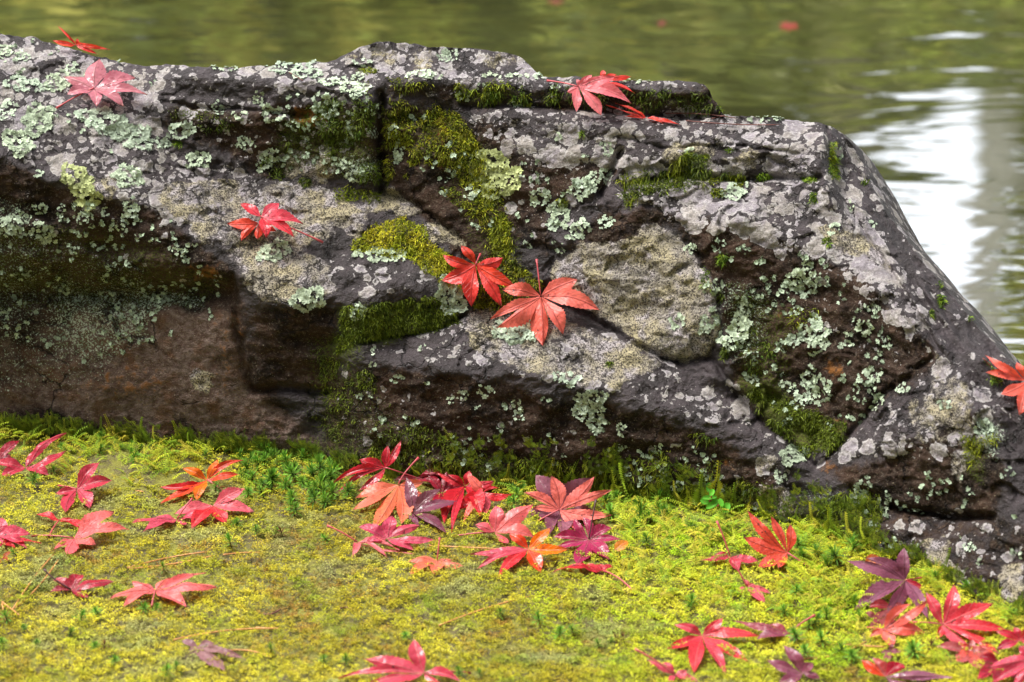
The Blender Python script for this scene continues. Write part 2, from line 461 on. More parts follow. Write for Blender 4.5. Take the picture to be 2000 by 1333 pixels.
# ------------------------------------------------------------------ materials
def rock_material():
    t = NT('wet_dark_rock_with_crust_lichen')
    pos = t.n('TexCoord').outputs['Object']
    m1 = t.n('SeparateColor', {0: t.attr('paint_a', 'Color')}); spot, grain, brown = m1.outputs
    m2 = t.n('SeparateColor', {0: t.attr('paint_b', 'Color')}); green, mint, orange = m2.outputs
    n1 = t.noise(pos, 38, 5, 0.6); n2 = t.noise(pos, 160, 4, 0.6); n3 = t.noise(pos, 620, 3, 0.6); n4 = t.noise(pos, 1500, 2, 0.6)
    base = t.mix(t.step(n1, 0.35, 0.68), (0.016, 0.011, 0.011), (0.050, 0.038, 0.041))
    base = t.mix(t.math('MULTIPLY', t.step(n3, 0.56, 0.72), 0.5), base, (0.13, 0.115, 0.115))
    br = t.mix(t.step(n1, 0.3, 0.7), (0.008, 0.006, 0.005), (0.048, 0.028, 0.019))
    br = t.mix(t.math('MULTIPLY', t.step(n2, 0.5, 0.7), 0.55), br, (0.085, 0.055, 0.038))
    br = t.mix(t.math('MULTIPLY', t.step(t.noise(pos, 420, 4, 0.7), 0.54, 0.66), 0.6), br, (0.12, 0.10, 0.075))
    br = t.mix(t.math('MULTIPLY', t.step(n3, 0.55, 0.72), 0.55), br, (0.012, 0.009, 0.008))
    br = t.mix(t.step(t.noise(pos, 900, 2), 0.66, 0.74), br, (0.26, 0.22, 0.15))
    bm = t.step(t.math('ADD', brown, t.math('MULTIPLY', t.math('SUBTRACT', n2, 0.5), 0.8)), 0.3, 0.7)
    c = t.mix(bm, base, br)
    tan = t.attr('paint_c')
    tm = t.step(t.math('ADD', tan, t.math('MULTIPLY', t.math('SUBTRACT', n1, 0.5), 1.2)), 0.25, 0.9)
    tc = t.mix(t.step(n2, 0.35, 0.65), (0.085, 0.052, 0.040), (0.17, 0.125, 0.105))
    tc = t.mix(t.math('MULTIPLY', t.step(t.noise(pos, 45, 3), 0.5, 0.65), 0.7), tc, (0.12, 0.060, 0.032))
    tc = t.mix(t.step(t.noise(pos, 1100, 2), 0.62, 0.70), tc, (0.30, 0.26, 0.18))
    tc = t.mix(t.math('MULTIPLY', t.step(n3, 0.5, 0.7), 0.5), tc, (0.05, 0.03, 0.022))
    c = t.mix(t.math('MULTIPLY', tm, 0.85), c, tc)
    om = t.step(t.math('ADD', orange, t.math('MULTIPLY', t.math('SUBTRACT', n2, 0.5), 1.2)), 0.4, 0.7)
    c = t.mix(t.math('MULTIPLY', om, 0.8), c, (0.20, 0.080, 0.018))
    # grey-lilac round crusts at three sizes
    warp = t.n('VectorMath', {0: pos, 1: t.n('VectorMath', {0: t.n('VectorMath', {0: t.noise(pos, 170, 3, out=1), 1: (0.5, 0.5, 0.5)}, operation='SUBTRACT').outputs[0], 'Scale': 0.010}, operation='SCALE').outputs[0]}, operation='ADD').outputs[0]
    lil = t.mix(t.step(n1, 0.4, 0.6), (0.265, 0.235, 0.255), (0.31, 0.28, 0.25))
    rough_m = None; height = t.math('MULTIPLY', n3, 0.5)
    for sc, gain, pw in ((62, 0.78, 1.0), (115, 0.66, 1.2), (250, 0.50, 1.8)):
        v = t.n('TexVoronoi', {'Vector': warp, 'Scale': sc, 'Randomness': 1.0}, feature='F1')
        rnd = t.n('SeparateColor', {0: v.outputs['Color']}).outputs[0]
        rad = t.math('MULTIPLY', t.math('MULTIPLY', t.math('POWER', rnd, pw), gain), spot)
        dd = t.math('ADD', v.outputs['Distance'], t.math('MULTIPLY', t.math('SUBTRACT', n3, 0.5), 0.12))
        e = t.math('SUBTRACT', rad, dd)
        m = t.step(e, 0.0, 0.045)
        rim = t.math('SUBTRACT', t.step(e, 0.02, 0.05), t.step(e, 0.09, 0.16))
        inner = t.mix(t.math('MULTIPLY', t.step(n3, 0.42, 0.62), 0.55), lil, (0.17, 0.155, 0.15))
        inner = t.mix(t.math('MULTIPLY', rim, 0.6), inner, (0.44, 0.42, 0.40))
        inner = t.mix(t.math('MULTIPLY', t.step(n4, 0.58, 0.68), t.step(e, 0.15, 0.3)), inner, (0.08, 0.07, 0.075))
        c = t.mix(t.math('MULTIPLY', m, 0.92), c, inner)
        rough_m = m if rough_m is None else t.math('MAXIMUM', rough_m, m)
    # granular cream crust
    gm = t.math('MULTIPLY', t.step(t.math('ADD', t.math('ADD', grain, t.math('MULTIPLY', t.math('SUBTRACT', n2, 0.5), 1.3)), t.math('MULTIPLY', t.math('SUBTRACT', n1, 0.5), 1.5)), 0.40, 0.62), t.step(grain, 0.02, 0.2))
    g1 = t.mix(t.step(n1, 0.35, 0.65), (0.31, 0.28, 0.24), (0.38, 0.33, 0.20))
    g1 = t.mix(t.step(t.noise(pos, 60, 2), 0.5, 0.65), g1, (0.40, 0.36, 0.36))
    pit = t.step(t.math('ADD', t.noise(pos, 780, 3, 0.7), t.math('MULTIPLY', t.math('SUBTRACT', n2, 0.5), 0.25)), 0.50, 0.57)
    g1 = t.mix(t.math('MULTIPLY', pit, 0.86), g1, (0.045, 0.035, 0.035))
    c = t.mix(gm, c, g1)
    # pale mint dust
    mm = t.math('MULTIPLY', t.step(t.math('ADD', t.noise(pos, 640, 4, 0.7), t.math('MULTIPLY', t.math('SUBTRACT', mint, 0.5), 0.36)), 0.54, 0.60), t.step(mint, 0.02, 0.25))
    c = t.mix(mm, c, t.mix(t.step(n2, 0.4, 0.6), (0.19, 0.25, 0.17), (0.36, 0.42, 0.32)))
    # thin green film
    gf = t.math('MULTIPLY', t.step(t.math('ADD', green, t.math('MULTIPLY', t.math('SUBTRACT', n3, 0.5), 1.3)), 0.45, 0.75), 0.9)
    c = t.mix(gf, c, t.mix(n2, (0.018, 0.030, 0.006), (0.11, 0.13, 0.018)))
    rough_m = t.math('MAXIMUM', rough_m, gm)
    ro = t.math('ADD', 0.50, t.math('MULTIPLY', rough_m, 0.38))
    ro = t.math('ADD', ro, t.math('MULTIPLY', bm, 0.25), clamp=True)
    h = t.math('ADD', t.math('MULTIPLY', n3, 0.6), t.math('MULTIPLY', n2, 1.4))
    h = t.math('ADD', h, t.math('MULTIPLY', n4, 0.3))
    h = t.math('ADD', h, t.math('MULTIPLY', rough_m, 0.35))
    h = t.math('SUBTRACT', h, t.math('MULTIPLY', t.math('MULTIPLY', pit, gm), 0.4))
    vc = t.n('TexVoronoi', {'Vector': t.n('VectorMath', {0: pos, 1: t.n('VectorMath', {0: t.noise(pos, 55, 4, out=1), 'Scale': 0.03}, operation='SCALE').outputs[0]}, operation='ADD').outputs[0], 'Scale': 19}, feature='DISTANCE_TO_EDGE')
    ck = t.math('MULTIPLY', t.math('SUBTRACT', 1.0, t.step(vc.outputs['Distance'], 0.004, 0.020)), t.step(t.noise(pos, 14, 2), 0.50, 0.58))
    c = t.mix(t.math('MULTIPLY', ck, 0.75), c, (0.010, 0.008, 0.008))
    h = t.math('SUBTRACT', h, t.math('MULTIPLY', ck, 1.0))
    bp = t.n('Bump', {'Height': h, 'Strength': 0.9, 'Distance': 0.0028})
    spec = t.math('MULTIPLY', t.math('SUBTRACT', 1.0, t.math('MULTIPLY', t.math('MAXIMUM', bm, gf), 0.75)), 0.36)
    b = t.bsdf(Base_Color=c, Roughness=ro, Normal=bp.outputs[0], IOR=1.5, Specular_IOR_Level=spec)
    t.surf(b.outputs[0]); return t.m

def veg_material(name, transl=0.25, rough=0.6, attr='tint', jitter=0.25, scale=300):
    t = NT(name)
    c = t.attr(attr, 'Color')
    if jitter:
        n = t.noise(t.n('TexCoord').outputs['Object'], scale, 2)
        c = t.mix(1.0, c, t.mix(n, (1 - jitter,) * 3, (1 + jitter,) * 3), 'MULTIPLY')
    b = t.bsdf(Base_Color=c, Roughness=rough)
    b.inputs['Specular IOR Level'].default_value = 0.3
    tr = t.n('BsdfTranslucent', {'Color': c})
    t.surf(t.n('MixShader', {0: transl, 1: b.outputs[0], 2: tr.outputs[0]}).outputs[0]); return t.m

def leaf_material():
    t = NT('wet_maple_leaf')
    c = t.attr('tint', 'Color')
    pos = t.n('TexCoord').outputs['Object']
    lat = t.attr('lat'); lon = t.attr('lon'); pale = t.attr('vein_tone')
    n = t.noise(pos, 90, 4, 0.6); n2 = t.noise(pos, 420, 3, 0.6)
    c = t.mix(1.0, c, t.mix(n, (0.72, 0.60, 0.72), (1.22, 1.35, 1.25)), 'MULTIPLY')
    c = t.mix(t.math('MULTIPLY', t.step(t.noise(pos, 140, 4, 0.65), 0.56, 0.70), 0.55), c, t.mix(1.0, c, (0.50, 0.30, 0.35), 'MULTIPLY'))
    c = t.mix(t.math('MULTIPLY', t.step(n2, 0.60, 0.74), 0.35), c, t.mix(1.0, c, (0.45, 0.35, 0.4), 'MULTIPLY'))
    c = t.mix(t.math('MULTIPLY', t.step(t.noise(pos, 260, 1), 0.735, 0.76), 0.8), c, (0.03, 0.01, 0.008))
    la = t.math('ABSOLUTE', lat)
    mid = t.math('SUBTRACT', 1.0, t.step(la, 0.25, 0.75))
    q = t.math('FRACT', t.math('DIVIDE', t.math('SUBTRACT', lon, t.math('MULTIPLY', la, 1.5)), 5.2))
    sec = t.math('SUBTRACT', 1.0, t.step(t.math('ABSOLUTE', t.math('SUBTRACT', q, 0.5)), 0.03, 0.085))
    sec = t.math('MULTIPLY', sec, 0.42)
    vm = t.math('MULTIPLY', t.math('MAXIMUM', mid, sec), t.math('ADD', 0.50, t.math('MULTIPLY', pale, 0.0)))
    dark = t.mix(1.0, c, (0.38, 0.16, 0.22), 'MULTIPLY'); light = t.mix(0.4, c, (0.75, 0.42, 0.36))
    c = t.mix(vm, c, t.mix(pale, dark, light))
    h = t.math('ADD', t.math('MULTIPLY', t.math('MAXIMUM', mid, sec), -0.6), t.math('MULTIPLY', t.noise(pos, 180, 3), 1.3))
    bp = t.n('Bump', {'Height': h, 'Strength': 0.8, 'Distance': 0.0012})
    wet = t.attr('wet')
    ro = t.math('SUBTRACT', t.math('ADD', 0.46, t.math('MULTIPLY', n2, 0.2)), t.math('MULTIPLY', wet, 0.36))
    b = t.bsdf(Base_Color=c, Roughness=ro, Normal=bp.outputs[0])
    tr = t.n('BsdfTranslucent', {'Color': t.mix(1.0, c, (1.3, 1.1, 0.9), 'MULTIPLY')})
    t.surf(t.n('MixShader', {0: 0.28, 1: b.outputs[0], 2: tr.outputs[0]}).outputs[0]); return t.m

def soil_material():
    t = NT('damp_soil_under_moss')
    pos = t.n('TexCoord').outputs['Object']
    n = t.noise(pos, 60, 4); n2 = t.noise(pos, 500, 3, 0.7); nb = t.noise(pos, 1.2, 4)
    c = t.mix(t.step(n, 0.4, 0.62), (0.20, 0.19, 0.025), (0.11, 0.085, 0.035))
    c = t.mix(t.step(n2, 0.5, 0.65), c, (0.28, 0.28, 0.035))
    c = t.mix(t.step(t.noise(pos, 900, 2), 0.68, 0.75), c, (0.28, 0.27, 0.22))
    h = t.math('ADD', n2, n)
    bp = t.n('Bump', {'Height': h, 'Strength': 1.0, 'Distance': 0.003})
    b = t.bsdf(Base_Color=c, Roughness=0.85, Normal=bp.outputs[0]); t.surf(b.outputs[0]); return t.m

def water_material():
    t = NT('pond_water')
    pos = t.n('TexCoord').outputs['Object']
    mp = t.n('Mapping', {'Vector': pos}); mp.inputs['Scale'].default_value = (1.0, 2.6, 1.0); mp.inputs['Rotation'].default_value = (0, 0, R(8))
    a = t.noise(mp.outputs[0], 3.2, 3, 0.5, dist=0.6); b2 = t.noise(mp.outputs[0], 12.0, 2, 0.5, dist=0.4); b3 = t.noise(mp.outputs[0], 40.0, 1, 0.5)
    calm = t.step(t.noise(pos, 0.9, 2), 0.38, 0.66)
    h = t.math('ADD', t.math('MULTIPLY', a, 1.15), t.math('MULTIPLY', t.math('MULTIPLY', b2, 0.22), calm))
    h = t.math('ADD', h, t.math('MULTIPLY', t.math('MULTIPLY', b3, 0.015), calm))
    bp = t.n('Bump', {'Height': h, 'Strength': 1.0, 'Distance': 0.0020})
    dcol = t.mix(t.step(t.noise(pos, 2.5, 3), 0.35, 0.7), (0.055, 0.060, 0.020), (0.09, 0.10, 0.034))
    d = t.bsdf(Base_Color=dcol, Roughness=0.6, Normal=bp.outputs[0]); d.inputs['Specular IOR Level'].default_value = 0.0
    g = t.n('BsdfGlossy', {'Color': (1, 1, 1), 'Roughness': 0.03, 'Normal': bp.outputs[0]})
    fr = t.n('LayerWeight', {'Blend': 0.95, 'Normal': bp.outputs[0]}).outputs['Fresnel']
    t.surf(t.n('MixShader', {0: fr, 1: d.outputs[0], 2: g.outputs[0]}).outputs[0]); return t.m

def plain(name, col, rough=0.6, scale=200, var=0.3, transl=0):
    t = NT(name)
    n = t.noise(t.n('TexCoord').outputs['Object'], scale, 4)
    c = t.mix(n, tuple(v * (1 - var) for v in col), tuple(v * (1 + var) for v in col))
    bp = t.n('Bump', {'Height': n, 'Strength': 0.4, 'Distance': 0.3 / scale})
    b = t.bsdf(Base_Color=c, Roughness=rough, Normal=bp.outputs[0]); t.surf(b.outputs[0]); return t.m

M_ROCK = rock_material(); M_SOIL = soil_material(); M_WATER = water_material()
M_MOSS = veg_material('moss', 0.3, 0.65); M_LICH = veg_material('foliose_lichen', 0.12, 0.8, jitter=0.22, scale=500)
M_LEAF = leaf_material(); M_STEM = plain('leaf_stem', (0.42, 0.06, 0.07), 0.4); M_STEMD = plain('dark_leaf_stem', (0.06, 0.02, 0.02), 0.4)
M_NEED = plain('dry_pine_needle', (0.52, 0.23, 0.065), 0.45, 120); M_TWIG = plain('dark_twig', (0.12, 0.035, 0.025), 0.6, 150)
M_BARK = plain('bark', (0.10, 0.085, 0.06), 0.9, 6, 0.5); M_BARKP = plain('pale_bark', (0.34, 0.32, 0.28), 0.9, 6, 0.35)
M_FOL = veg_material('tree_foliage', 0.35, 0.6, jitter=0.4, scale=1.3)

# ------------------------------------------------------------------ ground and water
def axis(fine0, fine1, step, lo, hi):
    a = [np.arange(fine0, fine1 + step / 2, step)]
    s, v = step, fine1; up = []
    while v < hi: s *= 1.16; v += s; up.append(min(v, hi))
    s, v = step, fine0; dn = []
    while v > lo: s *= 1.16; v -= s; dn.append(max(v, lo))
    return np.concatenate([dn[::-1], a[0], up])
gx = axis(-0.62, 0.62, 0.005, -70, 70); gy = axis(1.85, 2.9, 0.005, -40, 110)
GX, GY = np.meshgrid(gx, gy)
gv_ = np.stack([GX, GY, gz(GX, GY)], -1)
q = grid_faces(len(gy), len(gx))
g = link('ground', np_mesh('ground', gv_, q, np.full(len(q), 4), mat=M_SOIL)); tag(g, 'mossy earth bank in front of the boulder and round the pond', kind='structure')
wxs = np.linspace(-40, 40, 81); wys = np.linspace(2.3, 16, 40)
WX, WY = np.meshgrid(wxs, wys); q = grid_faces(40, 81)
w = link('pond_water', np_mesh('pond_water', np.stack([WX, WY, WX * 0 + WATER_Z], -1), q, np.full(len(q), 4), mat=M_WATER))
tag(w, 'still olive green pond water behind the boulder reflecting trees and sky', kind='structure')

# ------------------------------------------------------------------ the boulder
def rock_grid():
    cx = np.arange(-360, 2361, 3.0); NR = 330
    tp = rock_top(cx) + 1.0; bt = interp(CONTACT, cx) + 45
    tp = np.minimum(tp, bt - 2)
    s = np.linspace(0, 1, NR)[:, None]
    V_ = bt[None] * (1 - s) + tp[None] * s; U_ = np.broadcast_to(cx[None], V_.shape)
    P = point(U_, V_, rock_t(U_, V_))
    # back of the stone: rolls away and down below the water
    kk = np.hanning(121); kk /= kk.sum(); tpad = np.pad(interp(TOP, cx), 60, mode='edge')
    sl = np.gradient(np.convolve(tpad, kk, mode='valid'), cx)
    hx = np.where(cx > 1500, np.clip(sl, 0, 1.2) * 0.75 * np.clip((cx - 1500) / 200, 0, 1), np.where(cx < -100, np.clip(sl, -1.2, 0) * .7, 0))
    H = np.stack([hx, np.ones_like(hx)], -1); H /= np.linalg.norm(H, axis=1, keepdims=True)
    ptop = P[-1]; dd = np.linspace(0, 1, 26)[1:] ** 1.3 * 0.30
    B = []
    for k, d_ in enumerate(dd):
        off = 0.012 * noise2(cx / 60 + 7, np.full_like(cx, d_ * 9), 71) * min(1, d_ * 12)
        zz = ptop[:, 2] - d_ * 0.52 - 4.5 * d_ * d_ - np.abs(off)
        B.append(np.stack([ptop[:, 0] + H[:, 0] * (d_ + off), ptop[:, 1] + H[:, 1] * (d_ + off), zz], -1))
    B.append(B[-1] - [0, 0, 0.25])
    P2 = np.concatenate([P, np.array(B)], 0)
    U2 = np.concatenate([U_, np.repeat(cx[None], len(B), 0)], 0); V2 = np.concatenate([V_, np.repeat(tp[None], len(B), 0) - 10], 0)
    return P2, U2, V2

def blob(U, V, cx, cy, rx, ry, soft=0.35):
    return np.clip((1 + soft - np.hypot((U - cx) / rx, (V - cy) / ry)) / soft, 0, 1)
PA = {
 'spot': [  # polygons and strength of round grey crusts
  ([(-400, 0), (300, 0), (330, 300), (500, 330), (640, 360), (700, 420), (500, 470), (380, 450), (200, 380), (0, 300), (-400, 260)], 1.18),
  ([(285, 100), (640, 100), (745, 150), (745, 190), (520, 166), (400, 146), (320, 170)], .85), ([(330, 150), (740, 190), (740, 330), (500, 330), (330, 240)], .62),
  ([(640, 60), (1060, 60), (1400, 140), (1400, 170), (740, 158), (640, 130)], 1.05), ([(740, 158), (1100, 165), (1100, 190), (740, 190)], .6),
  ([(900, 200), (1620, 220), (1620, 300), (1200, 275), (1200, 330), (1000, 320), (930, 260)], 1.05), ([(1200, 270), (1700, 280), (1700, 380), (1200, 360)], 1.05),
  ([(1180, 370), (1640, 340), (1760, 520), (1850, 680), (1700, 600), (1600, 520), (1460, 470), (1290, 440)], 1.30),
  ([(1600, 230), (1700, 300), (1850, 560), (2000, 700), (2200, 900), (1900, 780), (1760, 560)], .45),
  ([(690, 670), (900, 620), (1060, 600), (1150, 640), (1320, 710), (1450, 800), (1590, 910), (1500, 880), (1350, 815), (1150, 750), (900, 716), (730, 692)], .82),
  ([(640, 500), (850, 520), (850, 580), (640, 590)], .75), ([(1590, 915), (1830, 690), (1960, 790), (1940, 900), (1700, 900)], .85),
  ([(1700, 1000), (2300, 1000), (2300, 1300), (1700, 1200)], .60), ([(1560, 460), (1850, 600), (1860, 760), (1720, 760), (1560, 600)], .45),
  ([(950, 300), (1200, 300), (1180, 420), (1000, 480)], .55), ([(-400, 280), (420, 440), (440, 560), (-400, 500)], .32),
  ([(1350, 740), (1460, 745), (1460, 810), (1360, 800)], 1.15), ([(640, 720), (1500, 900), (1500, 1000), (640, 900)], .40), ([(1470, 880), (1560, 900), (1560, 1010), (1470, 1000)], .8)],
 'grain': [
  ([(1085, 510), (1190, 465), (1250, 440), (1330, 450), (1385, 540), (1410, 640), (1380, 700), (1290, 705), (1160, 625), (1075, 560)], .95),
  ([(280, 370), (420, 345), (560, 350), (720, 400), (700, 470), (600, 480), (640, 540), (520, 590), (455, 520), (380, 450)], .68),
  ([(700, 370), (800, 385), (820, 420), (720, 410)], .8), ([(820, 440), (900, 450), (935, 490), (850, 480)], 1.0), ([(905, 612), (1040, 600), (1150, 640), (1300, 720), (1200, 760), (1000, 720), (920, 690)], .72),
  ([(560, 290), (660, 310), (670, 350), (570, 350)], .95), ([(460, 510), (640, 500), (660, 570), (540, 590), (470, 560)], .9),
  ([(1600, 440), (1720, 480), (1760, 540), (1620, 480)], .8), ([(1300, 280), (1420, 290), (1400, 330), (1290, 320)], .8), ([(1420, 290), (1560, 300), (1560, 340), (1420, 340)], .55),
  ([(1830, 700), (1900, 780), (1880, 870), (1780, 860), (1780, 780)], .62), ([(1850, 880), (1880, 890), (1880, 940), (1850, 930)], 1.0), ([(1800, 1060), (1860, 1060), (1880, 1140), (1820, 1130)], .9),
  ([(1940, 1090), (2000, 1090), (2000, 1180), (1950, 1170)], .8), ([(1480, 950), (1550, 950), (1550, 1010), (1480, 1010)], .85), ([(1480, 880), (1510, 885), (1510, 925), (1480, 920)], .9),
  ([(120, 330), (250, 330), (200, 420), (150, 400)], .5), ([(380, 730), (408, 730), (408, 765), (380, 762)], .9), ([(640, 60), (1060, 60), (1060, 150), (640, 130)], .42)],
 'brown': [
  ([(-400, 320), (0, 320), (200, 390), (300, 410), (400, 470), (460, 540), (480, 700), (640, 880), (640, 960), (-400, 960)], .85),
  ([(480, 590), (650, 600), (660, 760), (500, 760)], .75), ([(320, 210), (740, 200), (740, 360), (500, 335), (330, 250)], .75), ([(750, 200), (1010, 240), (1010, 480), (930, 540), (750, 360)], .85),
  ([(930, 290), (1210, 310), (1180, 370), (1080, 420), (1080, 520), (1000, 480)], .7), ([(1180, 400), (1450, 450), (1600, 500), (1700, 560), (1830, 700), (1640, 860), (1580, 900), (1450, 790), (1400, 560), (1320, 440), (1100, 500)], .92),
  ([(690, 720), (900, 735), (1150, 780), (1350, 840), (1540, 920), (1500, 1030), (640, 960), (640, 750)], .8), ([(1600, 920), (1700, 900), (1900, 790), (1960, 900), (1960, 1010), (1700, 980)], .8),
  ([(1560, 960), (2300, 1060), (2300, 1300), (1560, 1060)], .55), ([(740, 165), (1390, 172), (1400, 225), (740, 190)], .75)],
 'green': [
  ([(-400, 440), (200, 430), (450, 530), (440, 600), (300, 620), (-400, 620)], .52), ([(330, 205), (500, 215), (480, 260), (330, 240)], .55), ([(540, 220), (740, 200), (740, 350), (520, 340)], .6),
  ([(750, 195), (930, 220), (1000, 360), (1040, 580), (940, 590), (900, 440), (840, 330), (760, 290)], .50), ([(890, 165), (1100, 168), (1100, 205), (890, 200)], .7), ([(1240, 170), (1390, 175), (1390, 225), (1240, 220)], .6),
  ([(600, 640), (720, 690), (780, 800), (930, 880), (960, 960), (600, 940), (580, 760)], .50), ([(1220, 350), (1450, 330), (1450, 360), (1220, 385)], .7), ([(650, 590), (905, 590), (905, 640), (650, 690)], .85),
  ([(1440, 740), (1660, 820), (1650, 880), (1580, 900), (1450, 790)], .75), ([(1400, 520), (1560, 600), (1560, 800), (1440, 740)], .55), ([(1860, 840), (1950, 850), (1930, 960), (1870, 920)], .65),
  ([(900, 880), (1500, 940), (1700, 1050), (1500, 1060), (900, 990)], .62), ([(1560, 960), (1720, 980), (1720, 1060), (1560, 1040)], .62), ([(-400, 800), (640, 880), (640, 960), (-400, 960)], .5)],
 'mint': [
  ([(-400, 440), (100, 440), (300, 520), (300, 620), (200, 760), (-400, 820)], .40), ([(100, 570), (260, 560), (300, 660), (200, 700), (100, 680)], .62), ([(260, 562), (400, 570), (410, 600), (300, 606)], .80),
  ([(-400, 360), (60, 380), (60, 620), (-400, 620)], .5), ([(660, 300), (740, 300), (740, 360), (660, 350)], .8), ([(640, 800), (760, 780), (860, 880), (700, 900)], .3),
  ([(1380, 520), (1500, 560), (1500, 720), (1400, 700)], .5), ([(1900, 800), (1960, 820), (1950, 900), (1900, 860)], .8), ([(1560, 940), (1640, 940), (1640, 1020), (1560, 1000)], .5)],
 'orange': [
  ([(1600, 690), (1650, 690), (1650, 750), (1600, 750)], .62), ([(1590, 790), (1650, 800), (1650, 860), (1600, 860)], .55), ([(400, 600), (480, 600), (470, 800), (400, 760)], .40), ([(380, 500), (440, 520), (420, 560), (360, 540)], .6),
  ([(560, 205), (640, 215), (640, 280), (580, 260)], .75), ([(840, 230), (880, 240), (880, 340), (850, 330)], .7), ([(1500, 600), (1540, 600), (1540, 640), (1500, 640)], .7), ([(1600, 900), (1660, 900), (1640, 940)], .8), ([(1400, 890), (1440, 900), (1430, 930)], .8),
  ([(150, 700), (330, 700), (340, 790), (160, 780)], .45)],
}
P2, U2, V2 = rock_grid()
wu = U2 + 22 * fbm2(U2 / 42, V2 / 42, 81, 4); wv = V2 + 22 * fbm2(U2 / 42, V2 / 42, 87, 4)
masks = {}
for k, lst in PA.items():
    m = np.zeros(U2.shape)
    for poly, s_ in lst:
        m = np.maximum(m, inpoly(poly, wu, wv) * s_)
    m[330:] = {'spot': 0.8, 'brown': 0.5}.get(k, 0.0)
    masks[k] = blur(m, {'spot': 8, 'grain': 14}.get(k, 40))
pa = np.stack([masks['spot'], masks['grain'], masks['brown']], -1).reshape(-1, 3)
pb = np.stack([masks['green'], masks['mint'], masks['orange']], -1).reshape(-1, 3)
tanm = np.zeros(U2.shape)
for poly, s_ in [([(60, 640), (200, 610), (440, 600), (480, 700), (500, 780), (600, 880), (560, 920), (300, 880), (80, 800)], .85), ([(-400, 640), (80, 660), (90, 800), (-400, 820)], .6), ([(500, 780), (640, 800), (640, 900), (560, 900)], .5), ([(1640, 560), (1800, 660), (1800, 760), (1700, 760)], .35), ([(1700, 880), (1900, 820), (1940, 960), (1760, 960)], .3), ([(800, 260), (850, 270), (850, 360), (810, 350)], .6)]:
    tanm = np.maximum(tanm, inpoly(poly, wu, wv) * s_)
tanm[330:] = 0; tanm = blur(tanm, 30)
q = grid_faces(*U2.shape)
rk = link('boulder', np_mesh('boulder', P2, q, np.full(len(q), 4), cols={'paint_a': pa, 'paint_b': pb, 'paint_c': tanm.reshape(-1)}, mat=M_ROCK))
tag(rk, 'large dark weathered boulder with lichened ledges and mossy recesses at the edge of the pond', 'boulder')

# ------------------------------------------------------------------ trees on the far shore (seen in the water) and added ones out of view
def crown_mesh(name, ells, n, size, cols, seed, gate=-0.28):
    r = np.random.default_rng(seed)
    e = np.array(ells, float); w_ = e[:, 3] * e[:, 4] * e[:, 5]; k = r.choice(len(e), n, p=w_ / w_.sum())
    d = r.normal(size=(n, 3)); d /= np.linalg.norm(d, axis=1, keepdims=True)
    rad = r.random((n, 1)) ** 0.45
    P = e[k, :3] + d * rad * e[k, 3:6]
    keep = noise3(P[:, 0] * 1.6, P[:, 1] * 1.6, P[:, 2] * 1.9, seed) > gate
    P = P[keep]; d = d[keep]; n = len(P)
    nn = d + r.normal(size=(n, 3)) * 0.7 + [0, 0, 0.5]
    Mx = frames(nn, r.random(n) * 6.28) * (size * (0.6 + 0.9 * r.random(n)))[:, None, None]
    tv = np.array([[-.5, 0, 0], [0, -.34, .06], [.5, 0, -.05], [0, .34, .06]]); tf = np.array([[0, 1, 2, 3]])
    cc = np.array(cols)[(r.random(n) * len(cols)).astype(int)] * (0.7 + 0.6 * r.random((n, 1)))
    cl = (noise3(P[:, 0] * 1.7, P[:, 1] * 1.2, P[:, 2] * 1.1, seed + 5) + 0.5 * noise3(P[:, 0] * 0.7, P[:, 1] * 0.6, P[:, 2] * 0.5, seed + 9))[:, None]
    cc = cc * np.clip(1.1 + 1.2 * cl, 0.25, 2.1)
    V, F, C = stamp(tv, tf, Mx, P, cc)
    return np_mesh(name, V, F, np.full(len(F), 4), smooth=False, cols={'tint': C}, mat=M_FOL)

def tube(path, rads, nseg=8):
    path = np.array(path, float); n = len(path)
    T = np.gradient(path, axis=0); T /= np.linalg.norm(T, axis=1, keepdims=True) + 1e-12
    ref = np.array([0.31, 0.2, 0.93]) if abs(T[0][2]) < 0.8 else np.array([1.0, 0.1, 0])
    A = np.cross(T, ref); A /= np.linalg.norm(A, axis=1, keepdims=True); B = np.cross(T, A)
    th = np.linspace(0, 2 * np.pi, nseg, endpoint=False)
    rads = np.broadcast_to(np.asarray(rads, float), (n,))
    V = path[:, None] + rads[:, None, None] * (A[:, None] * np.cos(th)[None, :, None] + B[:, None] * np.sin(th)[None, :, None])
    F = []
    for i in range(n - 1):
        for j in range(nseg):
            F.append((i * nseg + j, i * nseg + (j + 1) % nseg, (i + 1) * nseg + (j + 1) % nseg, (i + 1) * nseg + j))
    return V.reshape(-1, 3), F, nseg, n
def tubes_mesh(name, specs, nseg, mat):
    Vs, L, S = [], [], []; o = 0
    for path, rads in specs:
        V, F, ns, n = tube(path, rads, nseg)
        for f in F: L += [i + o for i in f]; S.append(4)
        L += [o + i for i in range(ns)][::-1]; S.append(ns)
        L += [o + (n - 1) * ns + i for i in range(ns)]; S.append(ns)
        Vs.append(V); o += len(V)
    return np_mesh(name, np.concatenate(Vs), L, S, mat=mat)

